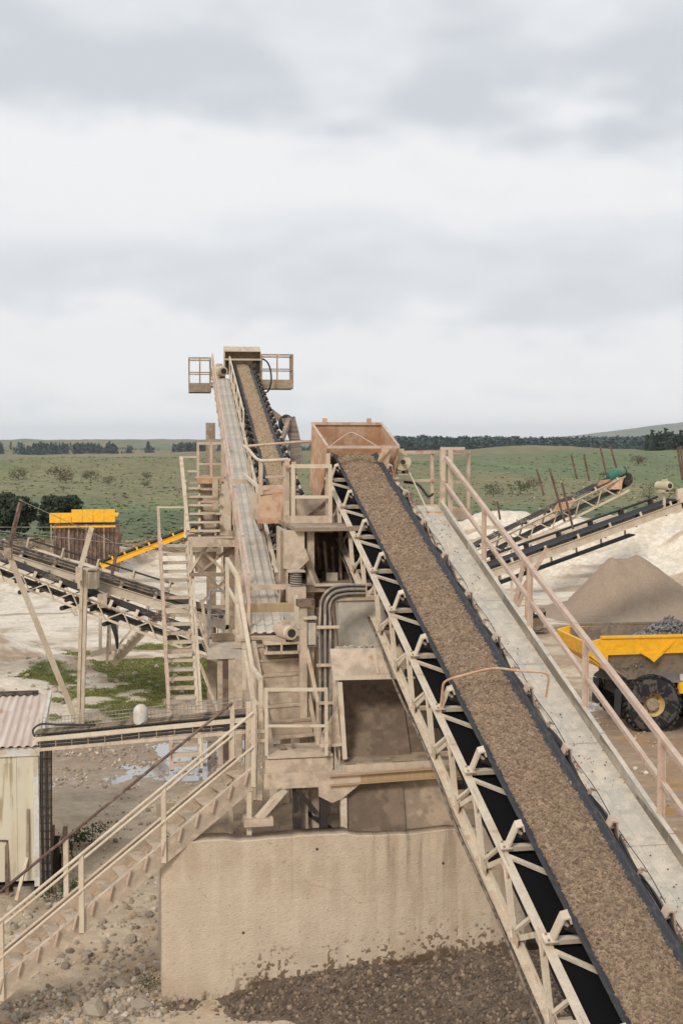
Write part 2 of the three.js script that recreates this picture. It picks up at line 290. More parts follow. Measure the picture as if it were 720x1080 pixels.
  struct('quarry_yard', g, std({ map, roughness: 1, roughnessMap: rm, bumpMap: clone(grainT, 90, 100), bumpScale: 0.035 }));
}
// standing water in the hollows
{
  const wm = (c, n) => new THREE.MeshPhysicalMaterial({ color: new THREE.Color().setRGB(...lin(...c)), roughness: 0.06, ior: 1.33, specularIntensity: 1, clearcoat: 1, clearcoatRoughness: 0.03, bumpMap: clone(grainT, 2), bumpScale: 0.0006 });
  const mats = [wm([150, 146, 140]), wm([158, 150, 140]), wm([186, 144, 92]), wm([150, 140, 128]), wm([150, 128, 104])];
  pud.forEach(([cx, cz, rx, rz, dp], i) => {
    let s = 0; for (let k = 0; k < 60; k++) s += yardY(cx + Math.cos(k) * rx * 0.6 * (k % 5) / 4, cz + Math.sin(k) * rz * 0.6 * (k % 5) / 4);
    const sh = new THREE.Shape(); for (let k = 0; k <= 48; k++) { const a = k / 48 * Math.PI * 2, r = 0.75 + 0.5 * fbm(Math.cos(a) * 2 + i * 7 + 9, Math.sin(a) * 2 + 9, 4, 65); sh.lineTo(Math.cos(a) * rx * 1.3 * r, Math.sin(a) * rz * 1.3 * r); }
    const g = new THREE.ShapeGeometry(sh); g.rotateX(-Math.PI / 2); const m = struct('puddle', g, mats[i]); m.position.set(cx, s / 60 - 0.012, cz);
  });
}
// ---- open moorland to the horizon, one sheet, with a hollow where the yard lies
const edgeR = (az) => 97 + (fbm(az * 0.12 + 50, 3, 3, 81) - 0.5) * 26;
function landY(x, z) {
  const r = Math.hypot(x, z), az = Math.atan2(x, -z) * 180 / Math.PI;
  let hl = (fbm(x / 130 + 20, z / 100 + 20, 4, 83) - 0.5) * 13 * ss(110, 300, r) + (fbm(x / 380 + 5, z / 300, 4, 84) - 0.5) * 15 * ss(250, 900, r) + (fbm(x / 12, z / 12, 3, 85) - 0.5) * 0.9 * ss(97, 120, r);
  hl += 3.2 * Math.exp(-(((az - 8.6) / 5) ** 2) - (((r - 900) / 330) ** 2)) + 1.5 * Math.exp(-(((az - 16) / 8) ** 2) - (((r - 640) / 200) ** 2));
  hl += 3 * Math.exp(-(((az + 4) / 9) ** 2) - (((r - 1200) / 500) ** 2)) + 1.6 * Math.exp(-(((az + 11) / 4) ** 2) - (((r - 330) / 90) ** 2));
  hl += 22 * ss(1500, 4200, r) + (fbm(az * 0.09 + 60, r / 2500, 4, 88) - 0.4) * 34 * ss(1800, 4200, r);
  hl += 175 * Math.exp(-(((az - 17.5) / 7.5) ** 2)) * ss(6500, 9500, r) + 40 * Math.exp(-(((az + 11) / 6) ** 2)) * ss(6500, 9500, r);
  const e = edgeR(az), front = -z > -5 ? 1 : 0, inside = (1 - ss(e - 5, e + 4, r));
  return mix(hl + 0.5 * ss(e + 40, e, r), -1.2, inside);
}
function moorCol(x, z, a, r) {                                         // turf, rushes and pasture in patches
    const n1 = fbm(x / 60 + 9, z / 60, 5, 91), n2 = fbm(x / 260 + 3, z / 260, 4, 92), n3 = fbm(x / 14, z / 14, 3, 93), st = fbm(a * 0.25 + 100, Math.log(r) * 9, 4, 94);
    let c = mix3(lin(148, 134, 104), lin(126, 124, 92), ss(0.42, 0.6, n1 * 0.5 + st * 0.5)); c = mix3(c, lin(150, 134, 104), 0.7 * ss(0.52, 0.66, n3 * 0.4 + st * 0.6));
    const pf = fbm(x / 170 + 31, z / 420 + 8, 4, 98); c = mix3(c, lin(112, 126, 86), 0.9 * ss(0.47, 0.52, pf)); c = mix3(c, lin(140, 132, 98), 0.7 * ss(0.53, 0.58, n2)); c = mix3(c, lin(98, 110, 78), 0.8 * ss(0.56, 0.62, fbm(x / 300 + 2, z / 110, 4, 99)));
    c = mix3(lin(140, 122, 98), c, ss(2, 14, r - edgeR(a) + (n3 - 0.5) * 26)); 
  return c;
}
{
  const azs = []; for (let a = -180; a < -24; a += 6) azs.push(a); for (let a = -24; a < 24; a += 0.2) azs.push(a); for (let a = 24; a <= 180; a += 6) azs.push(a); if (azs[azs.length - 1] !== 180) azs.push(180);
  const rs = [0]; for (let r = 20; r < 84; r += 20) rs.push(r); for (let r = 84; r < 130; r += 1.6) rs.push(r); for (let r = 130; r < 12000; r *= 1.025) rs.push(r);
  const pos = [], uv = [], col = [], idx = [], n = azs.length;
  for (const r of rs) for (const a of azs) {
    const t = a * Math.PI / 180, x = Math.sin(t) * r, z = -Math.cos(t) * r, y = landY(x, z); pos.push(x, y, z); uv.push(x, z);
    const c = moorCol(x, z, a, r), k = 0.9 + 0.2 * fbm(x / 14, z / 14, 3, 93); col.push(c[0] * k, c[1] * k, c[2] * k);
  }
  for (let j = 0; j < rs.length - 1; j++) for (let i = 0; i < n - 1; i++) { const a = j * n + i, b = a + 1, c = a + n, d = c + 1; idx.push(a, d, b, a, c, d); }
  const g = new THREE.BufferGeometry(); g.setAttribute('position', new THREE.Float32BufferAttribute(pos, 3)); g.setAttribute('uv', new THREE.Float32BufferAttribute(uv, 2)); g.setAttribute('color', new THREE.Float32BufferAttribute(col, 3)); g.setIndex(idx); g.computeVertexNormals();
  const mt = tex(512, 512, (u, v) => { const n = fbm(u * 24, v * 24, 4, 95, 24), m = fbm(u * 6, v * 6, 4, 96, 6), k = 232 + 60 * (n - 0.5) + 50 * (m - 0.5); return [k, k - 2, k - 8]; }, { scale: 17 });
  struct('moorland', g, std({ map: mt, vertexColors: true, roughness: 1 }));
}
// ---- vegetation
const leafG = (n, seed, fn) => {                                      // cloud of leaf-sized faces; fn(r) -> [x, y, z, size]
  const r = rng(seed), pos = [], col = [], uv = [];
  for (let i = 0; i < n; i++) {
    const [x, y, z, s] = fn(r), a = V(r() - 0.5, r() - 0.5, r() - 0.5).normalize(), b = V(r() - 0.5, r() - 0.5, r() - 0.5).cross(a).normalize(), k = 0.7 + 0.6 * r();
    const p = V(x, y, z); for (const [u, v] of [[-1, -0.5], [1, -0.5], [0, 1.1]]) { pos.push(p.x + a.x * u * s + b.x * v * s, p.y + a.y * u * s + b.y * v * s, p.z + a.z * u * s + b.z * v * s); col.push(k, k, k); uv.push(u, v); }
  }
  const g = new THREE.BufferGeometry(); g.setAttribute('position', new THREE.Float32BufferAttribute(pos, 3)); g.setAttribute('color', new THREE.Float32BufferAttribute(col, 3)); g.setAttribute('uv', new THREE.Float32BufferAttribute(uv, 2)); g.computeVertexNormals(); return g;
};
const leaf = (r, g, b) => new THREE.MeshPhysicalMaterial({ color: new THREE.Color().setRGB(...lin(r, g, b)), vertexColors: true, roughness: 1, side: THREE.DoubleSide });
const barkM = std({ color: new THREE.Color().setRGB(0.09, 0.065, 0.045) });
const crownShape = (lobes) => (r) => { const L = lobes[Math.floor(r() * lobes.length)]; const d = V(r() - 0.5, r() - 0.5, r() - 0.5).normalize(), q = 0.45 + 0.55 * Math.pow(r(), 0.4); return [L[0] + d.x * L[3] * q, L[1] + d.y * L[4] * q, L[2] + d.z * L[3] * q, L[5]]; };
function tree(name, label, cat, base, h, w, mat, seed, n, group, cone = false) {
  const t = thing(name, label, cat, base, 0, group), r = rng(seed), lobes = [];
  pipe(t, 'trunk', barkM, V(0, -0.2, 0), V((r() - 0.5) * 0.2, h * 0.8, 0), h * 0.03, true, 7, h * 0.012);
  const limbs = []; const k = cone ? 34 : 22;
  for (let i = 0; i < k; i++) { const f = cone ? 0.12 + 0.85 * i / k : 0.25 + 0.65 * r(), a = r() * 6.3 + i * 2.4, rad = (cone ? (1 - f) * 0.9 + 0.12 : Math.sqrt(Math.max(0.05, 1 - ((f - 0.5) / 0.55) ** 2))) * w / 2 * (0.55 + 0.5 * r()); lobes.push([Math.cos(a) * rad * 0.8, h * f, Math.sin(a) * rad * 0.8, w * (cone ? 0.13 : 0.2) * (0.7 + 0.6 * r()), h * (cone ? 0.05 : 0.13) * (0.7 + 0.6 * r()), w * 0.032]); if (i % 2) { const g = new THREE.CylinderGeometry(h * 0.004, h * 0.012, rad, 5); g.translate(0, rad / 2, 0); g.rotateZ(-1.2); g.rotateY(-a); g.translate(0, h * f - rad * 0.3, 0); limbs.push(g); } }
  mesh(t, 'limbs', mergeGeometries(limbs), barkM); mesh(t, 'crown', leafG(n, seed, crownShape(lobes)), mat); return t;
}
const pineM = leaf(62, 74, 54), bushM = leaf(96, 102, 70), scrubM = leaf(116, 106, 80);
{
  const g = 'dark pines behind the quarry tank';
  tree('pine_tree', 'broad dark pine behind the quarry, the larger of the two', 'tree', at(12, 556, 118).setY(landY(at(12, 556, 118).x, -118)), 4.6, 4.6, pineM, 201, 5200, g);
  tree('pine_tree', 'rounder dark pine standing just behind the yellow-topped tank', 'tree', at(64, 556, 118).setY(landY(at(64, 556, 118).x, -118)), 3.9, 4.2, pineM, 202, 4800, g);
  const b = [[64, 500, 300, 4.5, 6.5], [20, 500, 320, 3.5, 5], [96, 506, 270, 2.8, 4], [115, 507, 265, 2, 3], [153, 510, 260, 1.6, 2.2], [155, 495, 330, 1.8, 3.2], [70, 509, 262, 2, 3.5], [520, 515, 220, 2.4, 3.4], [548, 514, 225, 2.6, 4], [562, 508, 250, 2.2, 3.5], [684, 520, 195, 3.2, 2.6], [706, 514, 215, 2, 3], [672, 497, 420, 4, 6], [640, 503, 330, 2.2, 5]];
  let i = 0; for (const [x, y, D, h, w] of b) { const p = at(x, y, D); p.y = landY(p.x, p.z); tree('moor_bush', x < 200 ? 'low rounded bush out on the green moor beyond the pines' : 'low scrubby bush on the moor beyond the pale sand heaps', 'bush', p, h, w, i % 3 ? bushM : scrubM, 300 + i, 420, x < 200 ? 'bushes on the left moor' : 'bushes on the right moor'); i++; }
}
// rough tussocks over the near moor
{
  const tg = leafG(9, 5, r => [(r() - 0.5) * 0.8, 0.15 + r() * 0.35, (r() - 0.5) * 0.8, 0.28]), N = 9000, r = rng(404), im = new THREE.InstancedMesh(tg, new THREE.MeshStandardMaterial({ vertexColors: true, roughness: 1, side: THREE.DoubleSide }), N), q = new THREE.Quaternion(), c = new THREE.Color();
  for (let i = 0; i < N; i++) { const az = (r() * 44 - 22) * Math.PI / 180, D = 99 + 420 * Math.pow(r(), 1.7), x = Math.tan(az) * D, z = -D, s = (0.3 + 0.45 * r() * r()) * (1 + D / 600); q.setFromAxisAngle(V(0, 1, 0), r() * 6.3); _m.compose(V(x, landY(x, z) - 0.05, z), q, V(s * 1.2, s * 0.6, s * 1.2)); im.setMatrixAt(i, _m); const cc = jit(moorCol(x, z, az * 180 / Math.PI, Math.hypot(x, z)), 1.1 + 0.3 * r()); c.setRGB(...cc); im.setColorAt(i, c); }
  im.name = 'tussock_grass'; im.userData = { label: 'rough olive tussock grass covering the open moor', category: 'grass', kind: 'stuff' }; im.castShadow = im.receiveShadow = true; scene.add(im);
}
// turf in the yard
{
  const tg = leafG(7, 6, r => [(r() - 0.5) * 0.3, 0.02 + r() * 0.05, (r() - 0.5) * 0.3, 0.032]), r = rng(405), list = [];
  for (let i = 0; i < 140000 && list.length < 34000; i++) { const x = -16 + r() * 19, z = -22 - r() * 38; if (grassAt(x, z) > 0.35 + 0.4 * r()) list.push([x, z]); }
  const im = new THREE.InstancedMesh(tg, new THREE.MeshStandardMaterial({ vertexColors: true, roughness: 1, side: THREE.DoubleSide }), list.length), q = new THREE.Quaternion(), c = new THREE.Color();
  list.forEach(([x, z], i) => { const s = 0.35 + 0.5 * r(); q.setFromAxisAngle(V(0, 1, 0), r() * 6.3); _m.compose(V(x, yardY(x, z) - 0.01, z), q, V(s, s, s)); im.setMatrixAt(i, _m); c.setRGB(...jit(mix3(lin(104, 118, 56), lin(146, 138, 84), r()), 0.8 + 0.4 * r())); im.setColorAt(i, c); });
  im.name = 'yard_turf'; im.userData = { label: 'patchy green turf on the sandy quarry yard', category: 'grass', kind: 'stuff' }; im.castShadow = im.receiveShadow = true; scene.add(im);
}
// distant woods on the skyline
function wood(name, label, az0, az1, r0, r1, N, h, seed, col, dens) {
  const tg = leafG(46, 16 + seed, r => { const f = r(), w = 0.32 * (1 - f * 0.75); const a = r() * 6.3; return [Math.cos(a) * w * r(), 0.1 + f * 0.9, Math.sin(a) * w * r(), 0.1]; }), r = rng(seed), im = new THREE.InstancedMesh(tg, new THREE.MeshStandardMaterial({ vertexColors: true, roughness: 1, side: THREE.DoubleSide }), N), q = new THREE.Quaternion(), c = new THREE.Color();
  for (let i = 0; i < N; i++) {
    let az, d, n = 0; do { az = az0 + (az1 - az0) * r(); d = r0 + (r1 - r0) * r(); n++; } while (n < 30 && dens && fbm(az * dens + 50, 2, 4, seed) < 0.25 + 0.3 * r());
    const t = az * Math.PI / 180, x = Math.sin(t) * d, z = -Math.cos(t) * d, s = h * (0.65 + 0.6 * r()) * (dens ? 0.25 + 1.1 * ss(0.38, 0.62, fbm(az * dens * 1.3 + 20, 7, 4, seed + 3)) : 0.8 + 0.5 * fbm(az * 1.6 + 40, d / 160, 4, seed)); q.setFromAxisAngle(V(0, 1, 0), r() * 6.3); _m.compose(V(x, landY(x, z) - 0.3, z), q, V(s, s, s)); im.setMatrixAt(i, _m); c.setRGB(...jit(col, 0.7 + 0.6 * r())); im.setColorAt(i, c);
  }
  im.name = name; im.userData = { label, category: 'forest', kind: 'stuff' }; im.castShadow = im.receiveShadow = true; scene.add(im);
}
wood('skyline_forest', 'thin dark line of conifers along the left skyline', -19, 1, 1500, 2300, 2600, 8.5, 501, lin(70, 84, 76), 0.9);
wood('ridge_forest', 'long dark conifer plantation along the right ridge', 1.5, 20, 1500, 2700, 8000, 19, 502, lin(62, 78, 74), 0);
wood('plantation_block', 'dark square conifer block on the near right slope', 13.4, 21, 640, 860, 1700, 9, 503, lin(58, 68, 56), 0);

scene.fog = new THREE.FogExp2(0xe6edf5, 0.00007);

// ================================================================ CONVEYORS
// A conveyor's own frame: x across to the right, y square to the belt, z down the slope; s = metres below the head.
function conveyorGroup(name, label, head, dir, L, group) {
  const g = new THREE.Group(), hz = V(dir.x, 0, dir.z).normalize(), R = V(-hz.z, 0, hz.x), N = R.clone().cross(dir).normalize();
  g.name = numbered(name); g.position.copy(head).addScaledVector(dir, -L); _m.makeBasis(R, N, dir.clone().negate()); g.quaternion.setFromRotationMatrix(_m);
  g.userData = { label, category: 'conveyor' }; if (group) g.userData.group = group; scene.add(g); g.updateMatrixWorld(true); g.L = L;
  g.p = (x, y, s) => V(x, y, s - L); g.w = (x, y, s) => V(x, y, s - L).applyMatrix4(g.matrixWorld); g.N = N; g.R = R; g.upl = V(0, 1, 0).applyQuaternion(g.quaternion.clone().invert()); return g;
}
function sweep(t, name, mat, prof, s0, s1, th, L, n = 1) {            // a cross-section run along the slope, th thick
  const pos = [], uv = [], idx = [], ring = [...prof, ...prof.slice().reverse().map(([x, y]) => [x, y - th])], m = ring.length;
  for (let k = 0; k < m; k++) { const a = ring[k], b = ring[(k + 1) % m]; for (let j = 0; j < n; j++) { const z0 = mix(s0, s1, j / n) - L, z1 = mix(s0, s1, (j + 1) / n) - L, o = pos.length / 3, w = Math.hypot(b[0] - a[0], b[1] - a[1]); pos.push(a[0], a[1], z0, b[0], b[1], z0, b[0], b[1], z1, a[0], a[1], z1); uv.push(0, z0, w, z0, w, z1, 0, z1); idx.push(o, o + 2, o + 1, o, o + 3, o + 2); } }
  const g = new THREE.BufferGeometry(); g.setAttribute('position', new THREE.Float32BufferAttribute(pos, 3)); g.setAttribute('uv', new THREE.Float32BufferAttribute(uv, 2)); g.setIndex(idx); g.computeVertexNormals(); return mesh(t, name, g, mat);
}
function pulley(t, x0, x1, y, s, r, mat = M.dark) { const a = t.p(x0, y, s), b = t.p(x1, y, s); return pipe(t, 'pulley', mat, a, b, r, true, 18); }
// lattice side: chords, posts and diagonals
function lattice(t, x, y0, y1, s0, s1, bay, mat, leg, side, zig = 1) {
  angle(t, 'top_chord', mat, t.p(x, y0, s0), t.p(x, y0, s1), leg, 0.012, side, -1, true); angle(t, 'bottom_chord', mat, t.p(x, y1, s0), t.p(x, y1, s1), leg * 0.9, 0.012, side, 1, true);
  const n = Math.floor((s1 - s0) / bay), w = leg * 0.72;
  for (let i = 0; i < n; i++) { const s = s0 + 0.2 + i * bay; angle(t, 'post', mat, t.p(x, y0 - 0.02, s), t.p(x, y1 + 0.02, s + 0.42 * bay * zig), w, 0.012, side, -1, true, V(0, 0, 1)); bar(t, 'diagonal', mat, t.p(x - side * 0.02, y1 + 0.03, s + 0.44 * bay * zig), t.p(x - side * 0.02, y0 - 0.03, s + bay * 0.98), w * 0.8, 0.014, true, V(1, 0, 0)); }
}
// gravel riding on a belt: a lumpy bed and loose stones
function beltLoad(t, name, label, hw, y0, crown, s0, s1, nStone, size, cols, seed) {
  const g = stuff(name, label, 'gravel'); g.position.copy(t.position); g.quaternion.copy(t.quaternion);
  const nx = 26, ns = Math.ceil((s1 - s0) / 0.035), pos = [], uv = [], idx = [], r = rng(seed);
  const H = (x, s) => { const e = 1 - (x / hw) ** 2; return y0 + crown * e + (fbm(x * 11 + 20, s * 11, 3, seed) - 0.5) * 0.085 * Math.min(1, e * 3) + (fbm(x * 3 + 5, s * 1.6, 3, seed + 3) - 0.5) * 0.1 * e; };
  const edge = (s, sd) => 1 + (fbm(s * 2.2, sd * 9 + 20, 3, seed + 9) - 0.5) * 0.14;
  for (let j = 0; j <= ns; j++) for (let i = 0; i <= nx; i++) { const s = mix(s0, s1, j / ns), k = i / nx * 2 - 1, x = k * hw * edge(s, Math.sign(k)); const y = Math.abs(k) === 1 ? y0 - 0.07 : H(k * hw, s); pos.push(x, y, s - t.L); uv.push(x, s); }
  for (let j = 0; j < ns; j++) for (let i = 0; i < nx; i++) { const a = j * (nx + 1) + i, c = a + nx + 1; idx.push(a, c, a + 1, a + 1, c, c + 1); }
  const bg = new THREE.BufferGeometry(); bg.setAttribute('position', new THREE.Float32BufferAttribute(pos, 3)); bg.setAttribute('uv', new THREE.Float32BufferAttribute(uv, 2)); bg.setIndex(idx); bg.computeVertexNormals();
  mesh(g, 'gravel_bed', bg, std({ map: tex(256, 256, (u, v) => { const n = fbm(u * 40, v * 40, 3, seed + 1, 40), m = fbm(u * 7, v * 7, 3, seed + 2, 7), k = 0.7 + 0.35 * n + 0.25 * m; return cols.bed.map(c => c * k); }, { scale: 0.8 }), roughness: 1, bumpMap: clone(grainT, 4), bumpScale: 0.02 }));
  const list = []; for (let i = 0; i < nStone; i++) { const s = mix(s0, s1, r()), k = (r() * 2 - 1), x = k * hw * edge(s, Math.sign(k)), z = size * (0.45 + 1.5 * r() ** 4); list.push([x, H(k * hw, s) - z * 0.15, s - t.L, z, jit(lin(...cols.st[Math.floor(r() * cols.st.length)]), 0.85 + 0.3 * r())]); }
  stones(g, 'gravel_stones', list, seed); return g;
}
const boltHex = new THREE.CylinderGeometry(0.014, 0.014, 0.022, 6);
// ---------------------------------------------------------------- C1: the loaded conveyor running up past the camera
const C1dir = dirAt(122, 31), C1head = at(378, 485, 27.5), C1L = 21.6;
const C1 = conveyorGroup('gravel_conveyor', 'long cream lattice conveyor carrying brown gravel up to the rusty hopper', C1head, C1dir, C1L);
{
  const t = C1, L = C1L, kD = 1 / -C1dir.z, sD = D => (27.5 - D) * kD, hx = 0.5;
  sweep(t, 'belt', M.belt, [[-0.5, 0.0], [-0.47, -0.02], [-0.2, -0.16], [0.2, -0.16], [0.47, -0.02], [0.5, 0.0]], -0.55, L - 0.3, 0.014, L, 8);
  sweep(t, 'return_belt', M.rubber, [[-0.5, -0.92], [0.5, -0.92]], -0.5, L - 0.3, 0.014, L, 4);
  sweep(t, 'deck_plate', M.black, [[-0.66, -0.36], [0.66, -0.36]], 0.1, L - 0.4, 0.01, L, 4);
  pulley(t, -0.54, 0.54, -0.36, -0.55, 0.26); pulley(t, -0.54, 0.54, -0.45, L - 0.3, 0.22);
  // left side in view, right side behind the belt
  lattice(t, -0.72, -0.3, -1.0, 0.3, L, 1.33, M.cream, 0.11, -1); lattice(t, 0.72, -0.3, -1.0, 0.3, L, 1.33, M.cream, 0.1, 1);
  for (let s = 1.0; s < L; s += 1.33) { bar(t, 'tie', M.dusty, t.p(-0.76, -1.03, s), t.p(0.76, -1.03, s), 0.06, 0.05, true); bar(t, 'outrigger', M.cream, t.p(-0.74, -0.97, s), t.p(-0.5, -0.74, s), 0.05, 0.04, true); }
  for (let i = 0; i < Math.floor((L - 0.3) / 1.33); i++) for (const x of [-0.735, 0.735]) { const s = 0.5 + i * 1.33, a = mesh(t, 'gusset_plate', bgeo(0.012, 0.17, 0.26), M.dusty); a.position.copy(t.p(x, -0.37, s + 0.04)); const b = mesh(t, 'gusset_plate', bgeo(0.012, 0.15, 0.3), M.dusty); b.position.copy(t.p(x, -0.95, s + 0.58)); }
  // troughing idlers: cross angle, two wing brackets and three rollers
  for (let s = 0.55; s < L - 0.4; s += 1.64) {
    const id = mesh(t, 'idler_frame', bgeo(1.4, 0.06, 0.07), M.cream); id.position.copy(t.p(0, -0.262, s));
    for (const sd of [-1, 1]) {
      const m = sd < 0 ? M.cream : M.pink;
      bar(t, 'wing_bracket', m, t.p(sd * 0.67, -0.23, s), t.p(sd * 0.6, 0.05, s + 0.02), 0.13, 0.02, true, V(1, 0, 0)); bar(t, 'wing_cap', m, t.p(sd * 0.612, 0.056, s + 0.02), t.p(sd * 0.535, 0.085, s + 0.03), 0.02, 0.13, true, V(0, 0, 1)); bar(t, 'wing_strut', m, t.p(sd * 0.54, 0.08, s + 0.03), t.p(sd * 0.515, 0.0, s + 0.03), 0.12, 0.02, true, V(1, 0, 0)); bar(t, 'wing_strut', m, t.p(sd * 0.585, -0.02, s + 0.02), t.p(sd * 0.3, -0.22, s - 0.02), 0.05, 0.03, true);
      pipe(t, 'roller', M.dark, t.p(sd * 0.215, -0.235, s), t.p(sd * 0.53, -0.075, s), 0.055, true, 10);
    }
    pipe(t, 'roller', M.dark, t.p(-0.2, -0.235, s), t.p(0.2, -0.235, s), 0.055, true, 10);
    for (const sd of [-1, 1]) { const gp = mesh(t, 'foot_plate', bgeo(0.14, 0.014, 0.15), sd < 0 ? M.cream : M.pink); gp.position.copy(t.p(sd * 0.7, -0.226, s)); for (const e of [-0.05, 0.05]) { const b = mesh(t, 'bolt', boltHex, M.mud); b.position.copy(t.p(sd * 0.725, -0.212, s + e)); } }
    bar(t, 'deck_brace', M.cream, t.p(-0.68, -0.3, s + 0.12), t.p(0.1, -0.3, s + 0.86), 0.05, 0.04, true);
    bar(t, 'return_roller', M.dark, t.p(-0.6, -0.99, s + 0.8), t.p(0.6, -0.99, s + 0.8), 0.09, 0.09, true);
  }
  // walkway on the right: pans, toe board and ribs
  const wy = -0.36, w0 = 0.72, w1 = 1.32, pan = 2.35;
  for (let s = 1.9, k = 0; s < L - 0.2; s += pan, k++) {
    const e = Math.min(s + pan - 0.012, L);
    sweep(t, 'walkway_pan', M.galv, [[w0, wy + 0.05], [w0 + 0.012, wy], [0.98, wy + 0.002], [1.0, wy - 0.01], [1.02, wy + 0.002], [w1, wy]], s, e, 0.006, L, 1);
    sweep(t, 'toe_board', M.galv, [[w1 + 0.004, wy - 0.06], [w1 + 0.004, wy + 0.15], [w1 + 0.07, wy + 0.15]], s + 0.004, e, 0.006, L, 1);
    bar(t, 'walkway_bracket', M.dusty, t.p(0.72, wy - 0.06, s + 0.3), t.p(1.36, wy - 0.06, s + 0.3), 0.06, 0.06, true); bar(t, 'walkway_brace', M.dusty, t.p(0.74, wy - 0.6, s + 0.3), t.p(1.3, wy - 0.1, s + 0.3), 0.05, 0.05, true);
  }
  // hand rail: leaning pink-rust posts
  const up = t.upl, feet = []; for (const D of [25.4, 22.6, 20.0, 17.55, 15.0, 12.6, 10.2]) feet.push(t.p(w1 + 0.09, wy + 0.02, sD(D)));
  feet.forEach((f, i) => { if (i) angle(t, 'rail_post', M.pink, f, f.clone().addScaledVector(up, 1.08), 0.075, 0.01, 1, -1, true, V(1, 0, 0)); });
  for (let i = 0; i + 1 < feet.length; i++) { const u1 = up.clone().multiplyScalar(1.08), u2 = up.clone().multiplyScalar(0.54); angle(t, 'top_rail', M.pink, feet[i].clone().add(u1), feet[i + 1].clone().add(u1), 0.075, 0.01, 1, -1, true); angle(t, 'mid_rail', M.pink, feet[i].clone().add(u2), feet[i + 1].clone().add(u2), 0.06, 0.01, 1, -1, true); }
  // loose cables along the right edge and the pull cord on small pink hooks
  for (let k = 0; k < 4; k++) { const pts = []; for (let s = 1; s < L; s += 0.55) pts.push(t.p(0.6 + 0.03 * k + (fbm(s * 0.8, k * 5, 3, 15 + k) - 0.5) * 0.12, -0.2 - 0.02 * k + 0.09 * Math.abs(Math.sin(s * Math.PI / 1.64 + 1.2)) - (k > 1 ? 0.03 : 0), s)); tube(t, 'cable', k === 3 ? M.cableDusty : M.cable, pts, 0.012 + 0.004 * (k % 2), true, 140, 5); }
  for (let s = 1.3; s < L; s += 1.64) { bar(t, 'cord_hook', M.pink, t.p(0.62, -0.3, s), t.p(0.645, -0.1, s), 0.05, 0.03, true); bar(t, 'cord_arm', M.mud, t.p(0.64, -0.1, s), t.p(0.72, -0.13, s), 0.03, 0.025, true); }
  { const pts = []; for (let s = 1.3; s < L; s += 0.82) pts.push(t.p(0.715, -0.12 - (Math.round((s - 1.3) / 0.82) % 2 ? 0.05 : 0), s)); tube(t, 'pull_cord', M.dark, pts, 0.006, true, 80, 4); }
  // rusty hoop over the belt
  { const s = sD(17.75); tube(t, 'belt_hoop', M.rust, [t.p(-0.68, -0.3, s + 0.06), t.p(-0.68, 0.06, s + 0.05), t.p(-0.66, 0.17, s + 0.04), t.p(-0.3, 0.27, s), t.p(0.05, 0.33, s - 0.02), t.p(0.4, 0.29, s), t.p(0.8, 0.25, s + 0.02), t.p(0.84, 0.2, s + 0.02), t.p(0.84, -0.12, s + 0.03)], 0.018, true, 60, 6); }
  // trestle near the tail, outside the picture
  for (const x of [-0.7, 0.7]) { const a = t.w(x, -1.1, sD(10)); hbeam(t, 'support_leg', M.cream, a, V(a.x, -0.1, a.z), 0.16, 0.16, 0.014); const b = t.w(x, -1.1, L - 0.4); hbeam(t, 'support_leg', M.cream, b, V(b.x, -0.1, b.z), 0.16, 0.16, 0.014); }
  // head frame
  for (const sd of [-1, 1]) bar(t, 'head_plate', M.dusty, t.p(sd * 0.66, -0.45, -1.0), t.p(sd * 0.66, -0.45, 0.5), 0.02, 0.5, true);
  // cable slung under the left side
  { const pts = []; for (let s = 1; s < L; s += 1.1) pts.push(t.p(-0.79 - 0.02 * Math.sin(s * 1.7), -1.03 - 0.04 * Math.abs(Math.sin(s * 2.3)), s)); tube(t, 'cable', M.cableDusty, pts, 0.022, true, 90, 5); }
}
const brownSt = { bed: [156, 132, 108], st: [[156, 130, 106], [168, 144, 118], [146, 122, 98], [160, 136, 112], [136, 114, 94], [178, 156, 130]] };
beltLoad(C1, 'belt_gravel', 'brown crushed gravel heaped along the near conveyor belt', 0.42, -0.07, 0.1, -0.35, C1L - 0.5, 42000, 0.0175, brownSt, 601);

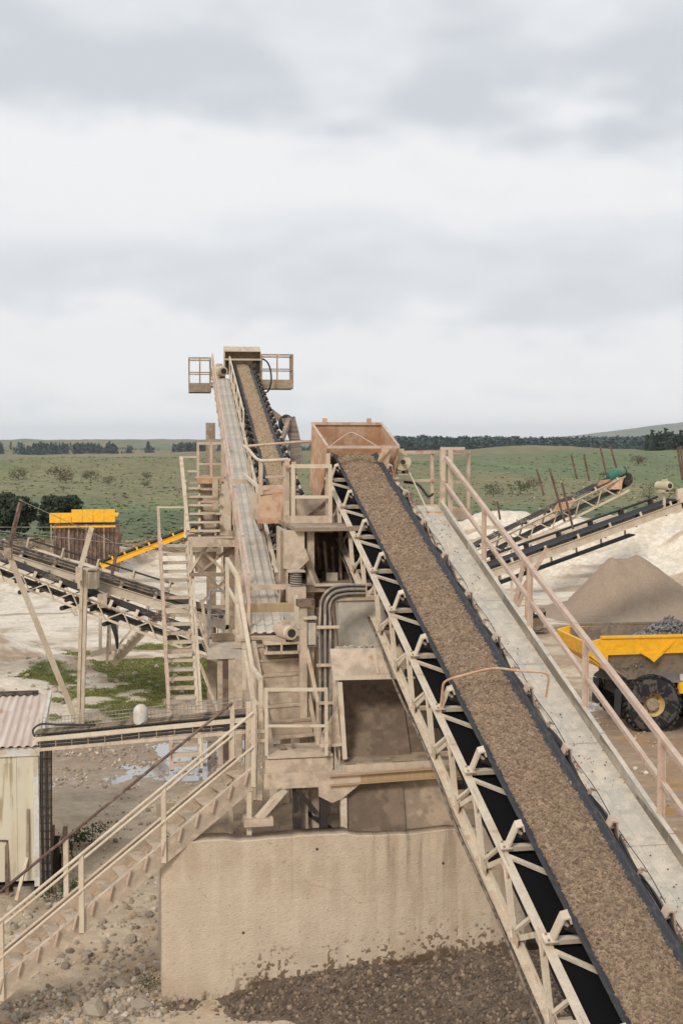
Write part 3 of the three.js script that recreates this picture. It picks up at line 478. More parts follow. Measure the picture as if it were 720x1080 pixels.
// hopper at the head of C1: open rust-orange box following the slope
const HP = thing('head_hopper', 'open rusty orange steel hopper at the top of the gravel conveyor', 'hopper', C1.w(0, -1.6, -0.6), YA);
{
  const w = (x, y, s) => C1.w(x, y, s), xl = -0.75, xr = 0.75, f = 0.35, b = -1.35, top = 0.42;
  slab(HP, 'back_plate', M.rust, [w(xl - 0.06, -1.1, b), w(xr - 0.04, -1.1, b), w(xr - 0.02, top, b), w(xl - 0.08, top, b)], 0.02);
  slab(HP, 'side_plate', M.rust, [w(xl, -0.6, f - 0.25), w(xl, top, f), w(xl - 0.08, top, b - 0.012), w(xl - 0.06, -1.1, b - 0.012), w(xl, -1.2, f - 0.9)], 0.02);
  slab(HP, 'side_plate', M.rust, [w(xr, -0.42, f - 0.1), w(xr + 0.02, top, f), w(xr - 0.02, top, b - 0.012), w(xr - 0.02, -1.1, b - 0.012), w(xr, -1.1, f - 0.8)], 0.02);
  slab(HP, 'deflector_plate', M.rust, [w(0.42, -0.02, f - 0.35), w(0.56, 0.3, f - 0.5), w(0.62, 0.3, f - 0.02), w(0.56, -0.2, f)], 0.02);
  const rim = (a, c) => angle(HP, 'rim', M.pink, a, c, 0.06, 0.012, 1, -1);
  rim(w(xl - 0.02, top + 0.01, f + 0.02), w(xr + 0.04, top + 0.01, f + 0.02)); rim(w(xl - 0.01, top + 0.012, f), w(xl - 0.09, top + 0.012, b)); rim(w(xr + 0.02, top + 0.014, f), w(xr - 0.02, top + 0.014, b)); rim(w(xl - 0.1, top + 0.016, b), w(xr, top + 0.016, b));
  tube(HP, 'spreader_bar', M.pink, [w(xl + 0.04, 0.3, 0.1), w(-0.12, 0.46, -0.5), w(-0.08, 0.46, -0.5), w(0.45, 0.28, 0.05)], 0.014);
  for (const x of [-0.55, 0.45]) box(HP, 'lifting_lug', M.rust, w(x, top + 0.06, b), [0.1, 0.1, 0.05]);
  for (const k of [0, 1, 2]) bar(HP, 'stiffener', M.rust, w(xl - 0.03, top - 0.05, mix(b, f, 0.2 + 0.3 * k)), w(xl - 0.02, -0.6, mix(b, f, 0.2 + 0.3 * k)), 0.04, 0.03);
  slab(HP, 'chute_plate', M.mud, [w(xl + 0.05, -1.0, b), w(xr - 0.05, -1.0, b), w(xr - 0.1, -2.2, b - 0.4), w(xl + 0.1, -2.2, b - 0.4)], 0.02);
  slab(HP, 'chute_plate', M.mud, [w(xl, -1.0, 0), w(xl, -1.0, b), w(xl + 0.1, -2.2, b - 0.4), w(xl + 0.1, -2.4, -0.4)], 0.02);
}
// drive motor beside the hopper
function gearMotor(name, label, base, yaw, s, mat = M.motor, group) {
  const t = thing(name, label, 'motor', base, yaw, group);
  const A = (x, y, z) => V(x * s, y * s, z * s); const pl = (n, m, a, b, r, seg = 20, r2 = r) => pipe(t, n, m, a, b, r * s, true, seg, r2 * s);
  pl('housing', mat, A(-0.28, 0.3, 0), A(0.3, 0.3, 0), 0.2); for (let k = 0; k < 9; k++) { const g = new THREE.TorusGeometry(0.205 * s, 0.012 * s, 5, 20); g.rotateY(Math.PI / 2); mesh(t, 'cooling_fin', g, mat).position.copy(A(-0.22 + k * 0.055, 0.3, 0)); }
  pl('fan_cover', mat, A(0.3, 0.3, 0), A(0.44, 0.3, 0), 0.215, 20, 0.18); pl('fan_grille', M.dark, A(0.441, 0.3, 0), A(0.447, 0.3, 0), 0.12); pl('gearbox', mat, A(-0.28, 0.3, 0), A(-0.5, 0.3, 0), 0.17, 12, 0.21); pl('shaft', M.dark, A(-0.5, 0.3, 0), A(-0.66, 0.3, 0), 0.05, 10);
  const tb = mesh(t, 'terminal_box', bgeo(0.2 * s, 0.13 * s, 0.2 * s), mat); tb.position.copy(A(0.03, 0.55, 0)); for (const z of [-0.13, 0.13]) { const f = mesh(t, 'foot', bgeo(0.5 * s, 0.1 * s, 0.08 * s), M.dusty); f.position.copy(A(0, 0.07, z)); }
  const b = mesh(t, 'base_plate', bgeo(0.8 * s, 0.03 * s, 0.46 * s), M.dusty); b.position.copy(A(0, 0.005, 0)); return t;
}
gearMotor('drive_motor', 'cream geared motor on the platform beside the rusty hopper', at(421, 500, 27.9), YA + 1.5, 0.9);

// ---------------------------------------------------------------- C2: the taller conveyor farther back
const C2dir = dirAt(193, 185), C2head = at(256, 386, 52), C2L = 30.6, C2B = 27.3;
const C2 = conveyorGroup('tall_conveyor', 'tall dusty conveyor with a sheet-metal walkway rising to the highest head box', C2head, C2dir, C2L);
{
  const t = C2, L = C2L, kD = 1 / -C2dir.z, sD = D => (52 - D) * kD;
  sweep(t, 'belt', M.belt, [[-0.34, 0.02], [-0.14, -0.1], [0.14, -0.1], [0.34, 0.02]], -0.4, C2B - 0.2, 0.014, L, 8);
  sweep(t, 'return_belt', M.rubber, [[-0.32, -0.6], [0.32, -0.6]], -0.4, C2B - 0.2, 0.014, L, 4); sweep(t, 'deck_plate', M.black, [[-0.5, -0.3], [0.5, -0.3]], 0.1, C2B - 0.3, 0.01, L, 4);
  pulley(t, -0.36, 0.36, -0.28, -0.4, 0.22); pulley(t, -0.36, 0.36, -0.3, C2B - 0.2, 0.2);
  lattice(t, -0.54, -0.22, -0.85, 0.2, C2B, 1.3, M.cream, 0.08, -1); lattice(t, 0.54, -0.22, -0.85, 0.2, C2B, 1.3, M.cream, 0.08, 1);
  for (let s = 0.5; s < C2B - 0.3; s += 1.05) {
    const id = mesh(t, 'idler_frame', bgeo(1.06, 0.05, 0.06), M.cream); id.position.copy(t.p(0, -0.19, s));
    for (const sd of [-1, 1]) { bar(t, 'wing_bracket', M.grey, t.p(sd * 0.5, -0.18, s), t.p(sd * 0.4, 0.06, s), 0.08, 0.04, true, V(1, 0, 0)); pipe(t, 'roller', M.dark, t.p(sd * 0.15, -0.17, s), t.p(sd * 0.4, -0.035, s), 0.055, true, 10); pipe(t, 'roller_end', M.dark, t.p(sd * 0.41, -0.02, s), t.p(sd * 0.5, 0.03, s), 0.085, true, 10); }
    pipe(t, 'roller', M.dark, t.p(-0.14, -0.17, s), t.p(0.14, -0.17, s), 0.055, true, 10);
  }
  const wy = -0.3, w1 = -0.6, w0 = -1.22;
  for (let s = 1.6; s < L - 0.2; s += 2.6) {
    const e = Math.min(s + 2.58, L), prof = []; for (let k = 0; k <= 20; k++) { const x = mix(w0, w1, k / 20), q = k % 5; prof.push([x, wy + (q === 2 || q === 3 ? 0.025 : 0)]); }
    sweep(t, 'walkway_sheet', M.galv, prof, s, e, 0.005, L, 1); bar(t, 'walkway_bracket', M.dusty, t.p(-0.55, wy - 0.08, s + 0.4), t.p(-1.26, wy - 0.08, s + 0.4), 0.06, 0.06, true);
  }
  for (const x of [w0 - 0.03]) { const up = t.upl, feet = []; for (let s = 1.6; s < L; s += 2.4) feet.push(t.p(x, wy - 0.05, s)); rail(t, M.pink, feet, 1.0, { w: 0.05, local: true, up }); sweep(t, 'toe_board', M.cream, [[x + 0.01, wy - 0.03], [x + 0.01, wy + 0.08]], 1.6, L, 0.01, L, 1); }
  { const up = t.upl, feet = []; for (let s = 1.6; s < 15; s += 2.4) feet.push(t.p(-0.58, wy, s)); rail(t, M.cream, feet, 0.85, { w: 0.045, local: true, up, mid: 0 }); }
  // legs to the ground
  for (const D of [50, 43.5, 36, 29]) for (const x of [-0.75, 0.7]) { const a = t.w(x, -0.9, sD(D)); hbeam(t, 'support_leg', M.dusty, a, V(a.x + x * 0.2, -0.1, a.z), 0.3, 0.24, 0.02); }
  for (const D of [50, 43.5, 36, 29]) { const a = t.w(-0.75, -0.9, sD(D)), b = t.w(0.7, -0.9, sD(D)); bar(t, 'leg_brace', M.mud, V(a.x - 0.08, a.y * 0.35, a.z), V(b.x + 0.05, b.y * 0.85, b.z), 0.1, 0.06); bar(t, 'leg_tie', M.mud, V(a.x - 0.05, a.y * 0.5, a.z), V(b.x + 0.05, a.y * 0.5, b.z), 0.1, 0.08); }
  // head box
  const W = (x, y, s) => t.p(x, y, s);
  slab(t, 'head_box_plate', M.dusty, [W(-0.72, -0.5, -1.0), W(0.72, -0.5, -1.0), W(0.72, 0.62, -1.0), W(-0.72, 0.62, -1.0)], 0.02, true);
  for (const sd of [-1, 1]) slab(t, 'head_box_plate', M.dusty, [W(sd * 0.73, -0.6, -1.02), W(sd * 0.73, 0.63, -1.02), W(sd * 0.73, 0.5, 0.25), W(sd * 0.73, -0.1, 0.3), W(sd * 0.73, -0.6, -0.1)], 0.02, true);
  slab(t, 'head_box_plate', M.dusty, [W(-0.74, 0.645, -1.03), W(0.74, 0.645, -1.03), W(0.74, 0.56, -0.2), W(-0.74, 0.56, -0.2)], 0.02, true); bar(t, 'head_box_rim', M.cream, W(-0.76, 0.3, 0.28), W(0.76, 0.3, 0.28), 0.06, 0.06, true);
  slab(t, 'rubber_skirt', M.dark, [W(-0.68, 0.3, 0.2), W(-0.4, 0.3, 0.2), W(-0.36, 0.02, 0.2), W(-0.68, -0.3, 0.2)], 0.012, true); slab(t, 'rubber_skirt', M.dark, [W(0.68, 0.3, 0.2), W(0.4, 0.3, 0.2), W(0.36, 0.02, 0.2), W(0.68, -0.3, 0.2)], 0.012, true);
}
beltLoad(C2, 'belt_sand', 'tan sandy gravel spread along the tall conveyor belt', 0.25, -0.035, 0.05, -0.3, C2B - 0.4, 6000, 0.02, { bed: [170, 146, 116], st: [[170, 146, 116], [154, 130, 102], [184, 160, 130]] }, 611);
// railed service platforms hung either side of its head
function headPlatform(label, x0, x1, s0, s1, y) {
  const W = (x, yy, s) => C2.w(x, yy, s), c = W((x0 + x1) / 2, y, (s0 + s1) / 2), t = thing('service_platform', label, 'platform', c, YA * 0.9, 'railed platforms at the tall conveyor head');
  const hy = c.y, q = (x, s) => { const p = W(x, y, s); p.y = hy; return p; };
  slab(t, 'floor_plate', M.dusty, [q(x0, s0), q(x1, s0), q(x1, s1), q(x0, s1)], 0.05); const fa = [[x0, s0, x1, s0], [x1, s0, x1, s1], [x1, s1, x0, s1], [x0, s1, x0, s0]]; for (const [a, b, c2, d] of fa) bar(t, 'edge_beam', M.mud, q(a, b).add(V(0, -0.05, 0)), q(c2, d).add(V(0, -0.05, 0)), 0.05, 0.36);
  const inn = Math.abs(x0) < Math.abs(x1) ? x0 : x1, out = inn === x0 ? x1 : x0; rail(t, M.mud, [q(inn, s1), q((inn + out) / 2, s1), q(out, s1), q(out, (s0 + s1) / 2), q(out, s0), q(inn, s0)], 1.1, { w: 0.055, mid: 0.5 });
  for (const s of [s0 + 0.1, s1 - 0.1]) bar(t, 'bracket_beam', M.mud, W(inn * 0.7, -0.75, s), q(out, s).add(V(0, -0.12, 0)), 0.1, 0.1);
  return t;
}
headPlatform('small railed platform hanging left of the tall conveyor head', -2.15, -1.3, -0.9, 0.5, -0.9);
headPlatform('small railed platform hanging right of the tall conveyor head', 0.75, 2.0, -0.9, 0.4, -0.75);
gearMotor('drive_motor', 'cream drive motor tucked left of the tall conveyor head box', at(231, 400, 51.4), YA - 1.2, 1.0);
{ // hose looping out of the head box and the belt tensioner lower down on the right
  const t = thing('hydraulic_hose', 'thin dark hose looping beside the tall conveyor head box', 'hose', at(276, 400, 52.5), YA); tube(t, 'hose', M.cable, [at(270, 379, 52.3), at(278, 379, 52), at(284, 386, 51.6), at(286, 402, 51.4), at(283, 412, 51.5), at(276, 415, 52)], 0.035);
  const w = thing('belt_tensioner', 'dark winch wheel and ropes on the right flank of the tall conveyor', 'winch', C2.w(0.6, -0.5, 8.4), YA); const c = at(302, 447, 43.6); const g = new THREE.TorusGeometry(0.25, 0.07, 8, 20); g.rotateY(0.5); mesh(w, 'wheel', g, M.dark).position.copy(loc(w, c)); pipe(w, 'hub', M.dark, c.clone().add(V(-0.25, 0, 0.05)), c.clone().add(V(0.2, 0, -0.1)), 0.09);
  bar(w, 'frame', M.mud, c, C2.w(0.54, -0.3, 8.6), 0.14, 0.2); bar(w, 'frame', M.mud, c.clone().add(V(0.1, 0.1, 0.3)), C2.w(0.56, -0.6, 13), 0.12, 0.2);
  for (let k = 0; k < 5; k++) tube(w, 'rope', M.cableDusty, [c.clone().add(V(-0.15 + 0.1 * k, 0.22, 0)), at(306 + k * 2.2, 462, 42), at(308 + k * 2.5, 492, 38 - k * 0.2)], 0.05, false, 14);
}

{ // grit spilled along the walkway of the gravel conveyor
  const g = stuff('spilled_grit', 'brown grit spilled along the belt side of the walkway', 'gravel'), r = rng(661), list = []; g.position.copy(C1.position); g.quaternion.copy(C1.quaternion);
  for (let i = 0; i < 1500; i++) { const s = 1.9 + (C1L - 2.1) * r(), x = 0.735 + 0.58 * r() ** 3.2; if (fbm(s * 1.3 + 9, x * 4, 3, 662) < 0.42 + 0.2 * r()) continue; const z = 0.005 + 0.013 * r() ** 3; list.push([x, -0.355 + z * 0.4, s - C1L, z, jit(lin(158, 136, 112), 0.7 + 0.5 * r())]); } stones(g, 'grit_stones', list, 663);
}

// ================================================================ PLANT STRUCTURES ROUND THE CONVEYORS
// ---------------------------------------------------------------- retaining wall and the heap against it
const WL = V(-2.86, 0, -20.0), WLEN = 6.0, WH = 2.53;
const wallP = (l, y, d = 0) => WL.clone().addScaledVector(PR, l).addScaledVector(PF, d).setY(y);
{
  const t = thing('concrete_wall', 'thick dust-caked concrete wall splashed with mud along its foot', 'wall', wallP(WLEN / 2, 0), YA);
  const map = tex(1024, 512, (u, v) => {
    const x = u * WLEN, y = v * WH, n1 = fbm(x * 0.9, y * 0.9, 5, 701), n2 = fbm(x * 6, y * 3, 4, 702), st = fbm(x * 9, y * 0.5, 4, 703), f = vn(x * 90, y * 90, 0, 704);
    let c = mix3([206, 188, 164], [194, 174, 149], ss(0.4, 0.62, n1)); c = mix3(c, [214, 198, 176], 0.3 * ss(0.55, 0.7, st));
    const right = ss(2.9, 3.6, x + (n1 - 0.5)); c = mix3(c, [168, 144, 120], 0.4 * right * ss(0.4, 0.6, n2 * 0.4 + st * 0.6)); c = mix3(c, [132, 114, 96], 0.4 * right * ss(0.58, 0.7, st) * ss(1.3, 2.4, y + (n2 - 0.5) * 1.2));
    // thrown mud: clotted splashes along the foot
    const lvl = -0.03 + 0.075 * x + 0.5 * (fbm(x * 1.1 + 4, 2, 4, 705) - 0.5) + 0.06 * ss(3.6, 4.8, x); c = mix3(c, [92, 72, 54], 0.9 * ss(0.06, -0.05, y - lvl + 0.2 * (n2 - 0.5) + 0.22 * (fbm(x * 15, y * 15, 4, 716) - 0.5))); c = mix3(c, [112, 90, 70], 0.85 * ss(0.66, 0.72, fbm(x * 16, y * 16, 3, 706) + 0.12 * ss(0.5, 0.02, y - lvl)) * ss(0.75, 0.1, y - lvl) * ss(0.8, 1.6, x));
    // tie holes and shutter joints
    c = mix3(c, [160, 138, 116], 0.6 * ss(0.9, 0.94, vn(x * 34, y * 34, 0, 707))); { const cr = Math.abs(y - 1.75 + 0.42 * (x - 2.4) + 0.25 * (fbm(x * 5, 3, 4, 709) - 0.5)); c = mix3(c, [168, 146, 122], 0.5 * ss(0.014, 0.003, cr) * ss(2.2, 2.4, x) * ss(3.6, 3.2, x)); }
    for (const [hx, hy] of [[1.3, 1.0], [4.6, 1.95], [2.5, 2.3]]) { const q = Math.hypot(x - hx, y - hy); c = mix3(c, [86, 72, 58], ss(0.028, 0.018, q)); }
    c = mix3(c, [150, 124, 98], 0.45 * ss(0.012, 0.004, Math.abs(((x + 0.02 * n2) % 1.2) - 0.9)) * ss(0.4, 0.6, n1)); const k = 0.94 + 0.1 * n2 + 0.05 * (f - 0.5); return c.map(a => a * k);
  });
  map.wrapS = map.wrapT = THREE.ClampToEdgeWrapping;
  const mat = std({ map, roughness: 0.96, bumpMap: clone(grainT, 16, 7), bumpScale: 0.016 });
  // body: a grid so that the top edge can be uneven and chipped
  const nx = 90, ny = 26, pos = [], uv = [], idx = [], th = 0.36;
  const edge = l => 0.014 * Math.sin(l * 3) + 0.05 * (fbm(l * 4, 1, 4, 711) - 0.5) + (l > 3.05 && l < 3.12 ? -0.03 : 0) - 0.04 * ss(3.08, 3.14, l);
  const put = (l, y, z, a, b) => { pos.push(l - WLEN / 2, y, z); uv.push(a, b); };
  for (let j = 0; j <= ny; j++) for (let i = 0; i <= nx; i++) { const l = i / nx * WLEN, y = mix(-0.3, WH + edge(l) - 0.018, j / ny); put(l, y, 0.012 * (fbm(l * 1.5, y * 1.5, 4, 712) - 0.5) + 0.02 * (fbm(l * 7, y * 7, 3, 713) - 0.5) * ss(3, 4, l), l / WLEN, Math.max(0.002, y / WH)); }
  for (const o of [0, 1]) for (let i = 0; i <= nx; i++) { const l = i / nx * WLEN; put(l, WH + edge(l) - (o ? 0 : 0.018), o ? -0.018 : 0, l / WLEN, 0.985); } for (let i = 0; i <= nx; i++) { const l = i / nx * WLEN; put(l, WH + edge(l), -0.018, l / WLEN, 0.984); } for (let i = 0; i <= nx; i++) { const l = i / nx * WLEN; put(l, WH + edge(l), -th, l / WLEN, 0.93); } for (let i = 0; i <= nx; i++) { const l = i / nx * WLEN; put(l, -0.3, -th, l / WLEN, 0.1); }
  for (let j = 0; j < ny + 5; j++) if (j !== ny && j !== ny + 2) for (let i = 0; i < nx; i++) { const a = j * (nx + 1) + i, c = a + nx + 1; idx.push(a, a + 1, c + 1, a, c + 1, c); }
  for (const i of [0, nx]) { const p = [i, ny * (nx + 1) + i, (ny + 2) * (nx + 1) + i, (ny + 4) * (nx + 1) + i, (ny + 5) * (nx + 1) + i]; for (let k = 1; k < 4; k++) i ? idx.push(p[0], p[k + 1], p[k]) : idx.push(p[0], p[k], p[k + 1]); }
  const g = new THREE.BufferGeometry(); g.setAttribute('position', new THREE.Float32BufferAttribute(pos, 3)); g.setAttribute('uv', new THREE.Float32BufferAttribute(uv, 2)); g.setIndex(idx); g.computeVertexNormals(); mesh(t, 'wall_body', g, mat);
  // slab of ground held up behind the wall
  const b = mesh(t, 'backfill', (() => { const gg = new THREE.PlaneGeometry(WLEN, 2.6, 40, 24); gg.rotateX(-Math.PI / 2); const p = gg.attributes.position, q = gg.attributes.uv; for (let i = 0; i < p.count; i++) { p.setY(i, WH - 0.24 + 0.16 * (fbm(p.getX(i) * 1.4, p.getZ(i) * 1.4, 4, 714) - 0.5) + 0.05 * (p.getZ(i) < 0 ? -p.getZ(i) : 0)); q.setXY(i, p.getX(i), p.getZ(i)); } gg.computeVertexNormals(); gg.translate(0, 0, -0.3 - 1.3); return gg; })(), std({ map: steelTex([176, 152, 122], [160, 134, 106], [136, 112, 88], 0.1, 0.02, 721), roughness: 1, bumpMap: clone(grainT, 1.2), bumpScale: 0.03 }));
  for (const l of [-WLEN / 2 + 0.18, WLEN / 2 - 0.2]) { const m = mesh(t, 'side_return', bgeo(0.32, WH - 0.1, 2.3), std({ map: T.dusty, roughness: 1 })); m.position.set(l, WH / 2 - 0.16, -th - 1.16); }
}
{ // dark wet gravel heap against the wall foot
  const g = stuff('gravel_heap', 'dark wet gravel heaped against the foot of the concrete wall', 'gravel'), r = rng(731), nx = 110, nz = 46, pos = [], uv = [], idx = [];
  const H = (l, d) => { const hw = 0.1 + 0.3 * ss(0.2, 5.0, l) + 0.2 * ss(4.0, 6.2, l); return yardY(...wallP(l, 0, -d).toArray().filter((_, i) => i !== 1)) - 0.06 + Math.max(0, hw - 0.13 * d + 0.2 * (fbm(l * 1.2 + 3, d * 1.2, 4, 732) - 0.5)) * ss(-0.5, 0.5, l + 0.5 * (fbm(l * 2, d * 2, 3, 733) - 0.5)); };
  for (let j = 0; j <= nz; j++) for (let i = 0; i <= nx; i++) { const l = mix(-0.5, 9, i / nx), d = mix(-0.1, 5, j / nz), p = wallP(l, 0, -d); pos.push(p.x, H(l, d), p.z); uv.push(l, d); }
  for (let j = 0; j < nz; j++) for (let i = 0; i < nx; i++) { const a = j * (nx + 1) + i, c = a + nx + 1; idx.push(a, c + 1, a + 1, a, c, c + 1); }
  const bg = new THREE.BufferGeometry(); bg.setAttribute('position', new THREE.Float32BufferAttribute(pos, 3)); bg.setAttribute('uv', new THREE.Float32BufferAttribute(uv, 2)); bg.setIndex(idx); bg.computeVertexNormals();
  mesh(g, 'gravel_bed', bg, std({ map: steelTex([132, 112, 92], [112, 92, 74], [94, 76, 62], 0.1, 0.04, 735), roughness: 1, bumpMap: clone(grainT, 3), bumpScale: 0.03 }));
  const list = []; const cs = [[126, 108, 90], [144, 124, 104], [106, 90, 76], [160, 140, 118], [116, 102, 90]];
  for (let i = 0; i < 11000; i++) { const l = mix(-0.3, 8.6, r()), d = mix(0, 3.6, r()); const h = H(l, d), p = wallP(l, h, -d); if (h < yardY(p.x, p.z) + 0.01 && r() < 0.7) continue; const s = 0.018 + 0.042 * r() * r(); list.push([p.x, h + s * 0.3, p.z, s, jit(lin(...cs[Math.floor(r() * 5)]), 0.75 + 0.5 * r())]); }
  stones(g, 'gravel_stones', list, 737);
}
{ // grey crushed stone scattered left of the wall and on the yard
  const g = stuff('loose_stones', 'loose grey crushed stone scattered over the muddy ground by the stair foot', 'stones'), r = rng(741), list = []; const cs = [[190, 178, 160], [170, 154, 136], [206, 196, 180], [154, 138, 120], [184, 164, 138]];
  const add = (cx, cz, rx, rz, n, s0, s1) => { for (let i = 0; i < n; i++) { const a = r() * 6.283, q = Math.sqrt(r()), x = cx + Math.cos(a) * q * rx, z = cz + Math.sin(a) * q * rz; if (fbm(x * 1.1, z * 1.1, 3, 742) < 0.36 + 0.3 * r() * q) continue; const s = s0 + (s1 - s0) * r() ** 3; list.push([x, yardY(x, z) + s * 0.25, z, s, jit(lin(...cs[Math.floor(r() * 5)]), 0.8 + 0.4 * r())]); } };
  add(-3.9, -20.0, 1.5, 1.0, 1500, 0.01, 0.07); add(-3.5, -21.3, 0.9, 1.4, 300, 0.01, 0.06); add(-4.8, -19.8, 1.4, 0.8, 260, 0.01, 0.06); add(-2.3, -25.5, 1.1, 1.4, 1200, 0.015, 0.08); add(-5.5, -36, 4.4, 3.4, 2200, 0.02, 0.07); add(-3, -30, 3, 5, 700, 0.02, 0.08); add(8, -33, 6, 8, 900, 0.02, 0.08); add(-4.5, -23, 2, 3, 700, 0.02, 0.1); add(-10, -48, 5, 5, 350, 0.03, 0.14);
  stones(g, 'scattered_stones', list, 744);
}
for (const [x, y, s, k] of [[102, 1064, 0.22, 0], [128, 1036, 0.16, 1], [78, 1052, 0.15, 2], [150, 1058, 0.17, 3], [138, 990, 0.13, 0], [92, 1005, 0.12, 1], [154, 966, 0.16, 2]]) { const p = gnd(x, y); const m = single('boulder', 'pale boulder lying among the crushed stone below the stair', 'boulder', stoneG[k], std({ color: new THREE.Color().setRGB(...lin(178, 164, 144)), roughness: 1, bumpMap: clone(grainT, 2), bumpScale: 0.03 }), 'boulders below the stair'); m.scale.setScalar(s); m.rotation.y = x; m.position.set(p.x, yardY(p.x, p.z) + s * 0.3, p.z); }

// ---------------------------------------------------------------- feed bin behind the wall
const FB = thing('feed_bin', 'large muddy steel feed bin open at the front above the concrete wall', 'hopper', wallP(4.1, 2.3, 1.2), YA);
{
  const D = 20.95, q = (l, y, d) => wallP(l, y, d), hy = py => CAMY - (py - 472) / F * D;
  const x0 = 2.86, x1 = 5.3;
  // front top band with flange and seam strip
  const y1 = hy(690), y2 = hy(716), y3 = hy(722), yl = hy(802);
  slab(FB, 'front_band', M.dusty, [q(x0, y2, 0.62), q(x1, y2, 0.5), q(x1, y1, 0.78), q(x0, y1, 0.9)], 0.02); angle(FB, 'flange', M.cream, q(x0, y2, 0.58), q(x1, y2, 0.46), 0.07, 0.012, 1, -1); bar(FB, 'seam_strip', M.cream, q(3.62, y2 + 0.02, 0.57), q(3.62, y1, 0.85), 0.03, 0.02);
  // sloping muddy back plates seen through the opening, its shade put into their colour
  for (const [a, b, dz] of [[x0 + 0.16, 4.2, 0], [4.215, x1, 0.02]]) slab(FB, 'back_plate', M.shadedmud, [q(a, yl - 0.1, 0.7 + dz), q(b, yl - 0.1, 0.62 + dz), q(b, y2 + 0.25, 1.9 + dz), q(a, y2 + 0.25, 1.98 + dz)], 0.02);
  slab(FB, 'back_plate', M.shadedmud, [q(x0, y2 + 0.25, 2.0), q(x1, y2 + 0.25, 1.95), q(x1, y1 + 0.7, 2.0), q(x0, y1 + 0.7, 2.05)], 0.02);
  // cheeks
  slab(FB, 'side_plate', M.dusty, [q(x0 + 0.1, yl - 0.1, 0.5), q(x0 + 0.1, y2, 0.6), q(x0 + 0.02, y1, 0.9), q(x0 + 0.02, y1, 2.0), q(x0 + 0.12, yl - 0.1, 0.9)], 0.02); slab(FB, 'side_plate', M.dusty, [q(x1 + 0.02, yl - 0.5, 0.4), q(x1 + 0.02, y2, 0.5), q(x1 + 0.02, y1, 0.78), q(x1 + 0.02, y1, 2.0), q(x1 + 0.02, yl - 0.1, 0.8)], 0.02);
  bar(FB, 'front_post', M.cream, q(x0 + 0.1, hy(722), 0.5), q(x0 + 0.17, yl - 0.02, 0.42), 0.07, 0.09); slab(FB, 'gusset', M.dusty, [q(x0 + 0.06, hy(748), 0.5), q(x0 - 0.22, hy(778), 0.5), q(x0 - 0.22, hy(788), 0.5), q(x0 + 0.12, hy(788), 0.5)], 0.03);
  bar(FB, 'gusset_flange', M.cream, q(x0 - 0.24, hy(789), 0.47), q(x0 + 0.16, hy(788), 0.47), 0.09, 0.04);
  // lip, beam and lower skirt
  slab(FB, 'lip_plate', M.mud, [q(x0 + 0.1, yl - 0.1, 0.42), q(x1, yl - 0.06, 0.36), q(x1, yl - 0.03, 0.75), q(x0 + 0.1, yl - 0.07, 0.75)], 0.02); slab(FB, 'lip_plate', M.dusty, [q(x0 + 0.12, yl - 0.26, 0.4), q(x1, yl - 0.2, 0.34), q(x1, yl - 0.08, 0.34), q(x0 + 0.12, yl - 0.12, 0.4)], 0.02);
  channel(FB, 'lip_beam', M.timber, q(x0 - 0.1, yl - 0.34, 0.34), q(x1, yl - 0.26, 0.3), 0.17, 0.09, 0.014, -1); slab(FB, 'corner_plate', M.dusty, [q(x0 - 0.28, yl - 0.18, 0.33), q(x0 - 0.28, yl - 0.6, 0.33), q(x0 - 0.06, yl - 0.72, 0.33), q(x0 + 0.1, yl - 0.66, 0.33), q(x0 + 0.42, yl - 0.42, 0.33), q(x0 + 0.42, yl - 0.26, 0.33)], 0.02);
  for (const [a, b, o] of [[x0 + 0.22, 4.02, 0], [4.03, x1, 0.015]]) slab(FB, 'skirt_plate', o ? M.mud : M.shadedmud, [q(a, 2.33, 0.22 + o), q(b, 2.42, 0.2 + o), q(b, yl - 0.36, 0.5 + o), q(a, yl - 0.42, 0.52 + o)], 0.016);
  hbeam(FB, 'bin_leg', M.cream, q(x0 + 0.14, yl - 0.66, 0.4), q(x0 + 0.16, 2.1, 0.4), 0.1, 0.1, 0.012); hbeam(FB, 'bin_leg', M.dusty, q(x0 + 0.1, yl - 0.4, 1.9), q(x0 + 0.1, 2.1, 1.9), 0.14, 0.14, 0.012); hbeam(FB, 'bin_leg', M.dusty, q(x1 - 0.1, yl - 0.4, 1.9), q(x1 - 0.1, 2.1, 1.9), 0.14, 0.14, 0.012);
  bar(FB, 'leg_brace', M.dark, q(x0 - 0.5, yl - 0.95, 0.9), q(x0 + 0.14, 2.35, 0.45), 0.07, 0.05);
}
{ // rubble lodged on the bin top
  const g = stuff('lodged_rubble', 'pale rubble lodged on top of the muddy feed bin', 'stones'), r = rng(751), list = []; for (let i = 0; i < 90; i++) { const l = 2.95 + 1.3 * r(), p = wallP(l, 5.37 + 0.05 * r(), 0.92 + 0.16 * r()), s = 0.03 + 0.06 * r() * r(); list.push([p.x, p.y, p.z, s, jit(lin(196, 186, 170), 0.7 + 0.5 * r())]); } stones(g, 'rubble_stones', list, 753);
}
{ // grey hood above the bin and the dark cavity over it
  const t = thing('crusher_hood', 'dented grey steel hood of the crusher above the feed bin', 'crusher', wallP(3.6, 5.3, 1.6), YA);
  const D = 22.3; fr(t, 'hood_panel', M.galv, 357, 632, 412, 694, D, 0.9); fr(t, 'hood_flange', M.dusty, 354, 629, 424, 633, D - 0.03, 1.0); bar(t, 'hood_stay', M.cream, at(347, 640, D), at(356, 690, D - 0.1), 0.06, 0.04); bar(t, 'hood_stay', M.dusty, at(414, 634, D - 0.05), at(408, 690, D - 0.05), 0.05, 0.05);
  fr(t, 'crusher_body', M.mud, 345, 690, 500, 740, D + 0.6, 1.4);
}
